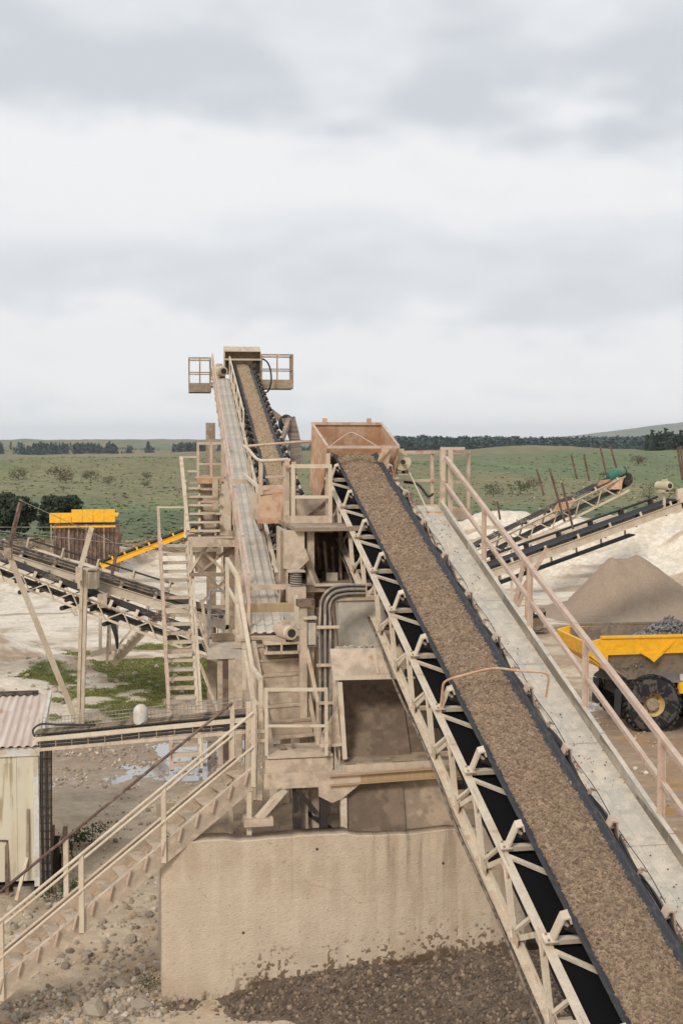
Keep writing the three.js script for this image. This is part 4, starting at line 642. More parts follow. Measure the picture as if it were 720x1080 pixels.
const SC = thing('screen_tower', 'muddy steel screen tower holding up the hopper end of the gravel conveyor', 'tower', wallP(3.3, 0, 5.0), YA);
{ // steel tower under the C1 head: columns, dark open bay, floor beams
  const D = 24.2, t = SC; const Dm = D + 0.2;
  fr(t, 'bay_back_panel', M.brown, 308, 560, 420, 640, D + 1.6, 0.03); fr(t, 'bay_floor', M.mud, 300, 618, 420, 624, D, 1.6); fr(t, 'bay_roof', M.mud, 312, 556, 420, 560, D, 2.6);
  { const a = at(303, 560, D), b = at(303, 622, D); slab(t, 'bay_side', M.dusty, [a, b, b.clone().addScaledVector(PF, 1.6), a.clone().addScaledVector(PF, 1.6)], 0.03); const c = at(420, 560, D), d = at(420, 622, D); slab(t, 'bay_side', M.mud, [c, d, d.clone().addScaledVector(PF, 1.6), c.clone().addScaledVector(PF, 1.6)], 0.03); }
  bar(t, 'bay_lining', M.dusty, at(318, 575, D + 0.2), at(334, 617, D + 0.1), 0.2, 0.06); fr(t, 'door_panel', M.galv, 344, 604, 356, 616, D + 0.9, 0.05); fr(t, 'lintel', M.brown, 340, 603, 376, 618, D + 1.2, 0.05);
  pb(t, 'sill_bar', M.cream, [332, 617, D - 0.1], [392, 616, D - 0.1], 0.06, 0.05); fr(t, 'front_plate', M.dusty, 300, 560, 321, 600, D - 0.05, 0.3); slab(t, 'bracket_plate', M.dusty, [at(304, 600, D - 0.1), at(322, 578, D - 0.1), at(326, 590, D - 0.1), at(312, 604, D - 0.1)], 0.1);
  for (const [x, y0, y1, w, m] of [[310, 640, 800, 0.16, M.dusty], [327, 560, 820, 0.14, M.dusty], [420, 560, 820, 0.2, M.dusty], [300, 560, 730, 0.14, M.mud]]) { const a = at(x, y0, Dm), b = V(a.x, -0.2, a.z); hbeam(t, 'tower_column', m, a, b, w, w, 0.014); }
  for (const [x, dd] of [[310, 4], [430, 4], [370, 4]]) { const a = at(x, 520, D + dd); hbeam(t, 'tower_column', M.mud, a, V(a.x, -0.2, a.z), 0.2, 0.2, 0.016); }
  for (const x of [345, 405]) { const a = at(x, 506, 27.6), b = at(x, 560, 26.6); bar(t, 'head_strut', M.mud, a, b, 0.12, 0.12); } pb(t, 'cross_beam', M.mud, [300, 561, D + 2.6], [440, 559, D + 2.6], 0.2, 0.22); pb(t, 'cross_beam', M.mud, [306, 640, D + 0.1], [330, 640, D + 0.1], 0.12, 0.14); pb(t, 'cross_beam', M.mud, [300, 700, D + 1], [440, 700, D + 1], 0.15, 0.2);
  // clutter in the bay
  for (let k = 0; k < 7; k++) pb(t, 'bay_pipe', k % 2 ? M.mud : M.brown, [334 + k * 8, 566 + (k % 3) * 5, D + 0.8 + 0.1 * k], [338 + k * 7, 600 + (k % 4) * 4, D + 1.1], 0.05, 0.06);
}
{ // coil spring pack and small items on the tower's left face
  const t = thing('spring_pack', 'rusty coil spring pack under the bracket beside the tall conveyor', 'spring', at(312, 618, 23.8), YA); const pts = []; for (let k = 0; k <= 120; k++) { const a = k / 120 * Math.PI * 2 * 6; pts.push(V(Math.cos(a) * 0.1, k / 120 * 0.26, Math.sin(a) * 0.1)); } const c = new THREE.CatmullRomCurve3(pts); mesh(t, 'coil', new THREE.TubeGeometry(c, 160, 0.018, 6), M.grey); const b = mesh(t, 'base_plate', bgeo(0.34, 0.28, 0.3), M.dusty); b.position.set(0, -0.15, 0); const u = mesh(t, 'top_plate', bgeo(0.32, 0.03, 0.28), M.dusty); u.position.set(0, 0.28, 0);
  const e = thing('junction_box', 'small pale electrical box fixed to a brown steel column', 'electrical box', at(329, 668, 21.9), YA); fr(e, 'box_body', M.grey, 324, 655, 334, 682, 21.9, 0.12); fr(e, 'box_lid', M.galv, 325, 657, 333, 680, 21.87, 0.02); fr(e, 'shelf', M.cream, 320, 651, 334, 653.5, 21.8, 0.2);
  const p = thing('steel_column', 'dusty steel column beside the motor with a rusty plate cap', 'column', V(at(319, 700, 21.9).x, 0, -21.9), YA); const a = at(319.5, 637, 21.9); hbeam(p, 'shaft', M.dusty, a, V(a.x, -0.1, a.z), 0.13, 0.12, 0.02); { const b = at(327, 640, 22.1); hbeam(p, 'back_post', M.cream, b, V(b.x, -0.1, b.z), 0.1, 0.12, 0.014); }; fr(p, 'cap', M.brown, 314, 633, 332, 640, 21.8, 0.24);
}
{ // bundle of armoured cables bending down beside the hood
  const t = thing('cable_bundle', 'thick bundle of grey cables bending down beside the crusher hood', 'cables', V(at(343, 780, 21.6).x, at(343, 780, 21.6).y, -21.6), YA), D = 21.45;
  for (let k = 0; k < 9; k++) { const o = k * 2.1, dz = 0.05 * (k % 3); tube(t, 'cable', k % 3 === 1 ? M.cableDusty : k % 3 ? M.dusty : M.grey, [at(385, 617 + o * 0.7, D + 0.3 + dz), at(365, 617 + o * 0.75, D + 0.1 + dz), at(350 + o * 0.2, 620 + o * 0.8, D + dz), at(340 + o * 0.6, 630 + o * 0.7, D + dz), at(337.5 + o * 0.85, 650 + o * 0.3, D + dz), at(337.5 + o * 0.88, 700, D + dz), at(338 + o * 0.8, 760, D + dz), at(338.5 + o * 0.75, 812, D + dz)], 0.022 + 0.006 * (k % 2), false, 44, 6); }
  for (const y of [660, 700, 740]) fr(t, 'cable_clamp', M.dusty, 334, y, 358, y + 3, D - 0.08, 0.04);
}
// ---------------------------------------------------------------- middle stair and landing
const LD = 20.75, landY0 = CAMY - (799 - 472) / F * LD;
const ST = thing('steel_stair', 'dusty steel stair climbing from the landing to the motor deck', 'stair', V(at(315, 800, LD).x, 0, -LD), YA);
{
  const t = ST, a = at(309, 797, LD + 0.75), top = at(289, 672, 22.4); a.y = landY0;
  const w = 0.84, hd = top.clone().sub(a); hd.y = 0;
  flight(t, a, top, w, 7, { solid: true, td: Math.hypot(top.x - a.x, top.z - a.z) / 7 + 0.012, sh: 0.3 });
  // landing: deck, double fascia, legs
  const c = at(316, 799, LD).addScaledVector(PF, 0.38); c.y = landY0 - 0.02; box(t, 'landing_deck', M.dusty, c, [1.08, 0.04, 0.86]);
  fr(t, 'landing_fascia', M.dusty, 280, 800, 351, 814, LD - 0.02, 0.03); fr(t, 'landing_fascia', M.dusty, 279, 814.5, 354, 831, LD - 0.045, 0.03);
  for (const [x, m, dd] of [[313, M.dark, 0.1], [320, M.dusty, 0.3], [332, M.dusty, 0.5], [341, M.dark, 0.12]]) { const p = at(x, 832, LD + dd); hbeam(t, 'landing_leg', m, p, V(p.x, 2.0, p.z), 0.13, 0.13, 0.012); }
  pb(t, 'leg_brace', M.cream, [300, 832, LD], [272, 864, LD - 0.2], 0.12, 0.1); pb(t, 'leg_brace', M.dark, [313, 832, LD], [334, 858, LD + 0.1], 0.1, 0.07); fr(t, 'base_plate', M.dusty, 258, 864, 288, 872, LD - 0.3, 0.4);
  // rails: front of the landing and up the left side of the flight
  const fl = at(281, 826, LD - 0.05), frr = at(344, 812, LD - 0.05); rail(t, M.cream, [fl.clone().setY(landY0), frr.clone().setY(landY0)], 1.06, { w: 0.05, mid: 0.46 });
  const f0 = at(275, 800, LD + 0.1).setY(landY0), f1 = at(266, 800, LD + 0.9).setY(landY0 + 0.05), f2 = at(250, 690, 23).setY(top.y - 0.2), f3 = at(240, 690, 24).setY(top.y);
  rail(t, M.cream, [f0, f1, f1.clone().lerp(f2, 0.5), f2, f3], 1.2, { w: 0.065, mid: 0.6 });
  const g0 = at(335, 800, LD + 0.75).setY(landY0), g1 = at(312, 690, 22.3).setY(top.y); rail(t, M.cream, [g0, g1], 0.7, { w: 0.05, mid: 0 });
  for (const x of [262, 268]) pb(t, 'corner_post', M.cream, [x, 740, LD + 0.2], [x - 1, 830, LD + 0.2], 0.07, 0.07);
  fr(t, 'gate_bar', M.cream, 263, 770, 282, 773, LD, 0.04); fr(t, 'gate_bar', M.cream, 263, 780, 282, 783, LD, 0.04);
  // deck at the top
  const dk = at(292, 664, 22.9); box(t, 'motor_deck', M.dusty, V(dk.x, top.y - 0.02, dk.z), [1.5, 0.05, 1.1]); fr(t, 'deck_beam', M.timber, 258, 637, 331, 645, 23.2, 0.2); fr(t, 'back_panel', M.galv, 259, 645, 326, 664, 23.2, 0.04); fr(t, 'deck_beam', M.dusty, 256, 617, 322, 622, 23.9, 0.16);
  for (const x of [262, 300]) { const p = at(x, 668, 23.1); hbeam(t, 'deck_leg', M.dusty, p, V(p.x, 0, p.z), 0.15, 0.15, 0.014); }
  for (const x of [280, 330]) { const p = at(x, 672, 22.3); hbeam(t, 'deck_leg', M.dusty, p, V(p.x, 2, p.z), 0.12, 0.12, 0.012); }
}
gearMotor('drive_motor', 'dusty grey electric motor sitting at the top of the steel stair', at(301, 677, 22.1), YA - 1.3, 0.62, M.dusty);
{ const t = thing('motor_bed', 'dark open steel bed under the stair-top motor', 'frame', at(300, 690, 22.0), YA); fr(t, 'bed_frame', M.dark, 281, 680, 316, 687, 21.95, 0.4); fr(t, 'bed_lip', M.dusty, 279, 677.5, 317, 680, 21.9, 0.5); fr(t, 'bed_lip', M.dusty, 279, 687, 317, 690, 21.9, 0.5); for (const x of [281, 297, 315]) fr(t, 'bed_stub', M.dusty, x - 1, 680, x + 1, 687, 21.9, 0.05); }
{ const m = single('fallen_stone', 'flat stone lying on the dusty stair landing', 'stone', stoneG[2], stoneM.clone()); m.material.color.setRGB(...lin(150, 130, 108)); m.scale.setScalar(0.075); const p = at(299, 788, LD + 0.35); m.position.set(p.x, landY0 + 0.03, p.z); const n = single('fallen_stone', 'small round stone beside the flat one on the landing', 'stone', stoneG[0], m.material); n.scale.setScalar(0.045); const q = at(309, 782, LD + 0.45); n.position.set(q.x, landY0 + 0.03, q.z); }

// ---------------------------------------------------------------- long stair running down to the left
const LS = thing('long_stair', 'long dusty stair with pipe rails descending from the landing past the wall', 'stair', V(at(0, 1060, 18.9).x, 0, -18.9));
{
  const t = LS, top = at(262, 812, LD + 0.25), bot = at(-70, 1092, 18.7), n = 18; const sd = flight(t, bot, top, 0.8, n, { td: 0.22, sh: 0.3, tread: M.dusty, so: 0.03 });
  const up = V(0, 1, 0);
  for (const s of [-1, 1]) {
    const feet = [0, 0.18, 0.42, 0.68, 0.98].map(k => bot.clone().lerp(top, k).addScaledVector(sd, s * 0.45).add(V(0, -0.1, 0))); const near = bot.clone().addScaledVector(sd, s * 0.45).z > bot.z;
    feet.forEach((f, i) => { if (near || i % 2 === 0) angle(t, 'rail_post', M.cream, f, f.clone().add(V(0, 1.2, 0)), 0.075, 0.012, 1, -1, false, V(0, 0, 1)); });
    for (let i = 0; i < 4; i++) { pipe(t, 'top_rail', near ? M.cream : M.brown, feet[i].clone().add(V(0, 1.22, 0)), feet[i + 1].clone().add(V(0, 1.22, 0)), 0.026); pipe(t, 'mid_rail', M.cream, feet[i].clone().add(V(0, 0.66, 0)), feet[i + 1].clone().add(V(0, 0.66, 0)), 0.024); }
  }
  // folded tread ends showing pale above the stringer
  for (let i = 0; i < n; i++) { const p = bot.clone().lerp(top, (i + 0.5) / n).addScaledVector(sd, sd.z > 0 ? 0.42 : -0.42); const hd = top.clone().sub(bot).setY(0).normalize(); bar(t, 'tread_end', M.pink, p.clone().addScaledVector(hd, -0.1).add(V(0, -0.02, 0.04)), p.clone().addScaledVector(hd, -0.04).add(V(0, 0.2, 0.04)), 0.05, 0.02); }
  const mid = bot.clone().lerp(top, 0.97); for (const s of [-0.4, 0.4]) { const a = mid.clone().addScaledVector(sd, s); bar(t, 'stair_leg', M.cream, a.clone().add(V(0, -0.15, 0)), V(a.x, 2.2, a.z), 0.08, 0.08); }
}

// ---------------------------------------------------------------- platforms round the head of C1
{ // right-hand platform, orange with dust
  const y = 7.5, D = 26.6, t = thing('head_platform', 'rusty railed platform right of the hopper where the walkway ends', 'platform', V(at(452, 540, D).x, y, -D), YA);
  const g = (px, d) => { const p = at(px, 540, d); p.y = y; return p; };
  slab(t, 'floor_plate', M.rust, [g(424, 28.6), g(458, 29.0), g(496, 26.7), g(470, 25.6), g(437, 25.6)], 0.04); bar(t, 'edge_beam', M.dusty, g(496, 26.7).add(V(0, -0.1, 0)), g(458, 29).add(V(0, -0.1, 0)), 0.06, 0.16); bar(t, 'edge_beam', M.dusty, g(470, 25.6).add(V(0, -0.1, 0)), g(496, 26.7).add(V(0, -0.1, 0)), 0.06, 0.16);
  rail(t, M.pink, [g(420, 28.9), g(455, 28.9), g(493, 26.75)], 1.16, { w: 0.07, mid: 0.48, skip: [0] });
  const h1 = g(466, 25.9), h2 = g(474, 25.9); for (const p of [h1, h2]) bar(t, 'gate_post', M.dusty, p, p.clone().add(V(0, 1.26, 0)), 0.1, 0.1); bar(t, 'gate_rail', M.pink, h1.clone().add(V(-0.04, 1.28, 0)), h2.clone().add(V(0.3, 1.28, 0)), 0.07, 0.06); bar(t, 'gate_rail', M.pink, h2.clone().add(V(0, 1.24, 0)), g(493, 26.7).add(V(0, 1.2, 0)), 0.06, 0.06);
  bar(t, 'platform_strut', M.dusty, g(490, 26.8).add(V(0, -0.1, 0)), C1.w(0.74, -1.0, 1.2), 0.09, 0.09); bar(t, 'platform_strut', M.dusty, g(458, 28.8).add(V(0, -0.1, 0)), C1.w(0.7, -1.0, -0.5), 0.09, 0.09);
  bar(t, 'stay_rod', M.cream, g(428, 28).add(V(0, 0.9, 0)), g(449, 25.4).add(V(0, 0.1, 0)), 0.025, 0.025); tube(t, 'cable', M.cable, [g(426, 28).add(V(0, 0.55, 0)), g(440, 27.8).add(V(0, 0.5, 0)), g(452, 27.5).add(V(0, 0.25, 0)), g(456, 27.6).add(V(0, 0.3, 0))], 0.03);
}
{ // left-hand platform in front of the tall conveyor
  const D = 25.6, y = CAMY - (560 - 472) / F * D, t = thing('crossing_platform', 'railed cream platform left of the gravel conveyor head', 'platform', V(at(325, 560, D).x, y, -D), YA);
  const g = (px, d) => { const p = at(px, 540, d); p.y = y; return p; };
  slab(t, 'floor_plate', M.dusty, [g(304, D), g(352, D), g(350, D + 1.4), g(304, D + 1.4)], 0.04); fr(t, 'edge_beam', M.dusty, 306, 544, 352, 557, D - 0.04, 0.03); fr(t, 'edge_beam', M.cream, 304, 557.5, 352, 562, D - 0.06, 0.05);
  rail(t, M.cream, [g(309, D), g(348, D)], 1.26, { w: 0.075, mid: 0.54 }); for (const [x, y0] of [[303, 484], [310, 487], [346, 478]]) fr(t, 'rail_post', x === 310 ? M.rust : M.dusty, x - 2.2, y0, x + 2.2, 560, D + 0.1, 0.08); fr(t, 'rail_bar', M.rust, 300, 490, 349, 493, D + 0.06, 0.04);
  rail(t, M.dusty, [g(304, D + 0.3), g(304, D + 1.3)], 1.2, { w: 0.06 });
  for (const x of [302.5, 306]) { const p = at(x, 556, D); bar(t, 'leg', M.dusty, p, at(x, 640, D), 0.1, 0.1); }
  pb(t, 'brace', M.brown, [322, 548, D + 0.8], [344, 530, D + 0.9], 0.1, 0.08); fr(t, 'kick_plate', M.dusty, 312, 524, 346, 545, D + 1.3, 0.03);
}
{ // orange bin and rails crossing in front of the tall conveyor
  const D = 26.6, t = thing('transfer_chute', 'orange rusty transfer chute plate below the tall conveyor belt', 'chute', at(284, 540, D), YA);
  slab(t, 'front_plate', M.rust, [at(274, 548, D), at(296, 548, D), at(300, 521, D), at(274, 523, D)], 0.05); slab(t, 'top_plate', M.rust, [at(272, 521, D), at(300, 520, D), at(306, 512, D + 0.9), at(278, 513, D + 0.9)], 0.04); slab(t, 'cheek_plate', M.dusty, [at(272, 522, D + 0.02), at(274, 549, D + 0.02), at(264, 545, D + 0.5), at(264, 518, D + 0.5)], 0.04); fr(t, 'side_post', M.dusty, 299, 488, 304, 552, D - 0.1, 0.1); fr(t, 'wear_lip', M.rust, 272, 546, 297, 552, D - 0.06, 0.06);
  bar(t, 'hanger', M.dusty, at(270, 545, D + 0.5), C2.w(-0.5, -0.8, 22.6), 0.08, 0.08); bar(t, 'hanger', M.dusty, at(300, 545, D + 0.4), C2.w(0.4, -0.8, 22.6), 0.08, 0.08);
  const r = thing('bridge_rail', 'bent cream pipe rail crossing in front of the tall conveyor', 'railing', at(274, 520, D - 0.3), YA), q = (x, y, d = D) => at(x, y, d);
  tube(r, 'top_rail', M.cream, [q(257, 470, D + 1.4), q(260, 472, D + 1.3), q(274, 485.5, D), q(280, 486, D - 0.1), q(304, 484.5, D - 0.1)], 0.035); tube(r, 'top_rail', M.pink, [q(262, 470.5, D + 1.5), q(285, 468.5, D + 1.5), q(326, 465.5, D + 1.8)], 0.03); pb(r, 'rail_post', M.pink, [275, 486, D], [275, 522, D], 0.08, 0.07); pb(r, 'rail_post', M.dusty, [263, 474, D + 1.2], [264, 520, D + 1.2], 0.07, 0.07); pb(r, 'mid_rail', M.cream, [257, 500, D + 1.4], [275, 516, D], 0.06, 0.06); pb(r, 'kick_board', M.dusty, [243, 508, D + 2], [263, 508, D + 1.2], 0.06, 0.1); pb(r, 'mid_rail', M.pink, [280, 503, D - 0.1], [302, 502, D - 0.1], 0.045, 0.045);
}
// ---------------------------------------------------------------- stair tower left of the tall conveyor
const TW = thing('stair_tower', 'railed steel stair tower beside the walkway of the tall conveyor', 'tower', V(at(222, 700, 36).x, 0, -36), YA * 0.6);
{
  const t = TW, D = 36;
  fr(t, 'landing_beam', M.dusty, 199, 567, 248, 577, D, 0.08); { const a = at(199, 567, D), b = at(246, 567, D), k = PF.clone().multiplyScalar(1.2); slab(t, 'landing_floor', M.dusty, [a, b, b.clone().add(k), a.clone().add(k)], 0.04); }
  // upper flight, seen from the front, and its rails
  const a = at(203, 566, D + 0.1), b = at(203, 505, D + 1.9); flight(t, a, b, 0.42, 7, { str: M.cream, tread: M.dusty, td: 0.24, sh: 0.2 }); const a2 = at(219, 566, D + 0.5), b2 = at(219, 505, D + 2.0); flight(t, a2, b2, 0.46, 6, { str: M.dusty, solid: true, td: 0.26, sh: 0.22 });
  pb(t, 'stair_rail', M.cream, [191, 482, D + 1.8], [198.5, 560, D + 0.1], 0.1, 0.07); for (const y of [482, 497]) pb(t, 'stair_rail', M.cream, [191, y, D + 1.8], [208, y, D + 1.8], 0.05, 0.05);
  // upper platform
  const up = at(208, 508, D + 1.4); fr(t, 'upper_floor_edge', M.rust, 208, 504, 236, 510, D + 1.0, 0.1); { const p0 = at(208, 504, D + 1.05), p1 = at(238, 504, D + 1.05), k = PF.clone().multiplyScalar(1.2); slab(t, 'upper_floor', M.dusty, [p0, p1, p1.clone().add(k), p0.clone().add(k)], 0.04); }
  const f = [at(209, 506, D + 1.1), at(223, 506, D + 1.1), at(235, 506, D + 1.1)]; rail(t, M.pink, f, 1.02, { w: 0.07, mid: 0.45 }); for (const x of [235, 241]) pb(t, 'gate_post', M.pink, [x, 466, D + 1], [x, 508, D + 1], 0.1, 0.1);
  // frame
  for (const [x, y0, w, m, dd] of [[222, 446, 0.3, M.mud, 5], [227, 505, 0.16, M.dusty, 0.9, 578], [240, 508, 0.2, M.cream, 0.8, 640], [246, 560, 0.26, M.mud, 0.5], [252, 560, 0.16, M.dusty, 0.1]].map(q => q)) { const yb = { 227: 578, 240: 640 }[x], p = at(x, y0, D + dd); hbeam(t, 'tower_column', m, p, yb ? at(x, yb, D + dd) : V(p.x, -0.2, p.z), w, w, 0.016); }
  for (const [x0, y0, x1, y1, m, w] of [[217, 577, 199, 606, M.cream, 0.12], [213, 580, 236, 602, M.dusty, 0.12], [212, 516, 232, 516, M.dusty, 0.08], [212, 529, 232, 529, M.dusty, 0.08], [212, 541, 226, 541, M.cream, 0.06], [208, 606, 240, 580, M.mud, 0.1], [208, 640, 250, 600, M.mud, 0.1], [208, 596, 250, 640, M.mud, 0.1], [200, 606, 252, 606, M.mud, 0.14], [205, 640, 255, 640, M.mud, 0.12]]) pb(t, 'tower_brace', m, [x0, y0, D + 0.4], [x1, y1, D + 0.5], w, w * 0.7);
  fr(t, 'guard_panel', M.dusty, 206, 582, 228, 603, D + 0.9, 0.04); fr(t, 'guard_panel', M.dusty, 212, 517, 231, 528, D + 1.5, 0.05); fr(t, 'guard_panel', M.cream, 232, 520, 240, 570, D + 0.7, 0.05); for (let k = 0; k < 6; k++) fr(t, 'slat', M.cream, 199 + (k % 2), 514 + k * 9, 232, 516 + k * 9, D + 0.05 + 0.25 * (5 - k), 0.2); fr(t, 'guard_panel', M.dusty, 212, 541, 232, 566, D + 1.6, 0.05); fr(t, 'machine_box', M.mud, 233, 530, 246, 566, D + 1.2, 0.5); fr(t, 'machine_box', M.dark, 236, 575, 248, 600, D + 0.8, 0.5); fr(t, 'guard_panel', M.dusty, 248, 560, 262, 606, D - 1.5, 0.05);
}
{ // steep ship-ladder stair
  const t = thing('ladder_stair', 'tall steep open-tread steel stair with pinkish stringers', 'stair', V(at(196, 815, 34.4).x, 0, -34.4)), bot = at(197, 817, 34.4), top = at(183, 572, 37.4); bot.y = 0.05;
  const n = 25, ex = PR.clone(), wd = 0.78; for (const s of [-1, 1]) { const e = ex.clone().multiplyScalar(s * wd / 2), uu = top.clone().add(e).lerp(bot.clone().add(e), -0.13); bar(t, 'stringer', s < 0 ? M.pink : M.cream, bot.clone().add(e), top.clone().add(e), 0.09, 0.18); bar(t, 'hand_rail', s < 0 ? M.pink : M.cream, bot.clone().add(e).add(V(s * 0.05, 1.0, 0)), top.clone().add(e).add(V(s * 0.05, 1.05, 0)), 0.07, 0.07); for (let k = 0; k < 6; k++) { const p = bot.clone().lerp(top, (k + 0.05) / 5.05).add(e).add(V(s * 0.045, 0, 0)); bar(t, 'rail_post', M.dusty, p, p.clone().add(V(0, 1.0, 0)), 0.04, 0.04); } }
  for (let i = 0; i < n; i++) { const p = bot.clone().lerp(top, (i + 0.6) / n), e = ex.clone().multiplyScalar(wd / 2 - 0.035); bar(t, 'tread', i % 7 === 3 ? M.galv : i % 2 ? M.cream : M.dusty, p.clone().sub(e), p.clone().add(e), i === 12 ? 0.55 : 0.3, 0.07); }
  pb(t, 'top_bar', M.cream, [167.5, 535, 37.5], [195, 535, 37.5], 0.05, 0.05); pb(t, 'stay', M.dusty, [211, 700, 34.8], [232, 755, 34.4], 0.06, 0.06);
}
{ // grey work deck under the tower
  const D = 31, t = thing('work_deck', 'grey railed work deck on short legs behind the cable tray', 'platform', V(at(236, 760, D).x, 0, -D), YA);
  fr(t, 'deck_edge', M.galv, 219, 683, 256, 695, D, 0.06); { const a = at(219, 683, D + 0.02), b = at(256, 683, D + 0.02), k = PF.clone().multiplyScalar(1.3); slab(t, 'deck_floor', M.dusty, [a, b, b.clone().add(k), a.clone().add(k)], 0.03); fr(t, 'cross_beam', M.mud, 224, 668, 252, 676, D + 0.9, 0.1); }
  const g = [at(220, 684, D), at(222, 672, D + 1.2), at(254, 672, D + 1.2)]; rail(t, M.grey, g, 1.15, { w: 0.05, mid: 0.5 }); for (let k = 0; k < 5; k++) pb(t, 'baluster', M.grey, [224 + k * 6, 648, D + 1.2], [224 + k * 6, 674, D + 1.2], 0.03, 0.03);
  for (const [x, m, w] of [[232, M.dusty, 0.12], [238, M.brown, 0.16], [244.5, M.dusty, 0.18]]) { const p = at(x, 695, D + 0.1); hbeam(t, 'deck_leg', m, p, V(p.x, -0.1, p.z), w, w, 0.016); } pb(t, 'brace', M.dusty, [205, 640, D], [221, 690, D], 0.08, 0.06); pb(t, 'brace', M.dusty, [213, 632, D], [219, 684, D], 0.07, 0.05);
}
// ---------------------------------------------------------------- cabin at the left and the cable tray
{
  const D = 24.9, t = thing('site_cabin', 'weathered cream site cabin with a dusty pink corrugated roof', 'cabin', V(at(41, 900, D).x, 0, -D), 0);
  const xr = at(41, 900, D).x, x0 = xr - 3.6, yb = 0.16, yt = 2.93, back = -D - 3.7, mat = std({ map: tex(512, 512, (u, v) => { const n = fbm(u * 7, v * 7, 5, 761, 7), st = fbm(u * 30, v * 3, 4, 762, 30), lo = fbm(u * 4, v * 4, 4, 763, 4); let c = mix3([220, 213, 192], [208, 198, 172], n); c = mix3(c, [198, 182, 148], 0.5 * ss(0.55, 0.7, st)); c = mix3(c, [150, 134, 104], 0.6 * ss(0.6, 0.72, lo * 0.5 + st * 0.5)); return c; }, { scale: 3 }), roughness: 0.9, bumpMap: grainB, bumpScale: 0.004 });
  // front boards, each a shallow upright panel
  for (let k = 0; k < 9; k++) { const a = x0 + k * 0.4, w = 0.394; box(t, 'wall_panel', mat, V(a + w / 2, (yb + yt) / 2, -D - 0.03 - (k % 2) * 0.012), [w, yt - yb - 0.2, 0.05]); }
  box(t, 'eave_board', M.white, V((x0 + xr) / 2, yt - 0.09, -D + 0.01), [xr - x0 + 0.08, 0.17, 0.04]); box(t, 'corner_post', M.white, V(xr - 0.03, (yb + yt) / 2 - 0.1, -D + 0.015), [0.1, yt - yb - 0.2, 0.1]);
  for (let k = 0; k < 4; k++) box(t, 'side_panel', mat, V(xr, (yb + yt) / 2 + 0.1, -D - 0.46 - k * 0.82), [0.05, yt - yb + 0.2, 0.81]); box(t, 'rear_wall', mat, V((x0 + xr) / 2, (yb + yt) / 2, back + 0.05), [xr - x0, yt - yb, 0.05]); box(t, 'floor', M.dark, V((x0 + xr) / 2, yb - 0.02, (-D + back) / 2), [xr - x0 - 0.1, 0.06, 3.5]); box(t, 'side_panel', mat, V(x0, (yb + yt) / 2, (-D + back) / 2), [0.05, yt - yb, 3.6]);
  for (let k = 0; k < 4; k++) box(t, 'bearer_block', M.grey, V(x0 + 0.3 + k * 1.0, -0.03, -D - 0.25), [0.4, 0.3, 0.3]);
  // corrugated sheets
  const roofM = std({ map: tex(512, 512, (u, v) => { const n = fbm(u * 8, v * 8, 5, 771, 8), st = fbm(u * 34, v * 2, 3, 772, 34); return mix3(mix3([208, 188, 172], [194, 174, 158], n), [218, 204, 192], 0.7 * ss(0.5, 0.66, st)); }, { scale: 2.5 }), roughness: 0.75 });
  for (let s = 0; s < 4; s++) { const pos = [], uv = [], idx = [], n = 48, w = (xr - x0 + 0.12) / 4; for (let i = 0; i <= n; i++) { const x = x0 - 0.04 + s * w + w * i / n * 1.01, c = 0.018 * Math.sin(i / n * Math.PI * 2 * 6) + s % 2 * 0.004; pos.push(x, yt + 0.03 + c, -D + 0.1, x, yt + 0.33 + c, back - 0.1); uv.push(x, 0, x, 3.8); if (i < n) { const a = i * 2; idx.push(a, a + 2, a + 3, a, a + 3, a + 1); } } const g = new THREE.BufferGeometry(); g.setAttribute('position', new THREE.Float32BufferAttribute(pos, 3)); g.setAttribute('uv', new THREE.Float32BufferAttribute(uv, 2)); g.setIndex(idx); g.translate(-t.position.x, 0, -t.position.z); g.computeVertexNormals(); mesh(t, 'roof_sheet', g, roofM); }
  bar(t, 'barge_board', M.white, V(xr + 0.06, yt + 0.01, -D + 0.12), V(xr + 0.06, yt + 0.31, back - 0.12), 0.06, 0.16); bar(t, 'ridge_flashing', M.dark, V(x0, yt + 0.38, back - 0.02), V(xr - 0.2, yt + 0.38, back - 0.02), 0.2, 0.05);
  for (let i = 0; i < 9; i++) box(t, 'roof_bolt', M.rust, V(x0 + 0.5 + (i % 3) * 1.1, yt + 0.1 + 0.08 * Math.floor(i / 3), -D - 0.4 - Math.floor(i / 3) * 1.0), [0.06, 0.03, 0.06]);
  t.rotation.y = YA;
  // ladder of black cables down the corner
  const c = thing('cable_riser', 'dark cables and wire mesh running down the cabin corner', 'cables', V(xr + 0.12, 0, -D - 0.05)); for (let k = 0; k < 7; k++) tube(c, 'cable', k % 3 === 2 ? M.cableDusty : M.cable, [V(xr + 0.07 + 0.035 * k, 2.95, -D + 0.02), V(xr + 0.05 + 0.035 * k, 1.9, -D - 0.02), V(xr + 0.07 + 0.032 * k, 0.9, -D + 0.02), V(xr + 0.08 + 0.03 * k, 0.02, -D)], 0.016, false, 20, 5); for (let y = 0.3; y < 2.9; y += 0.16) box(c, 'mesh_rung', M.dark, V(xr + 0.17, y, -D + 0.045), [0.26, 0.012, 0.012]);
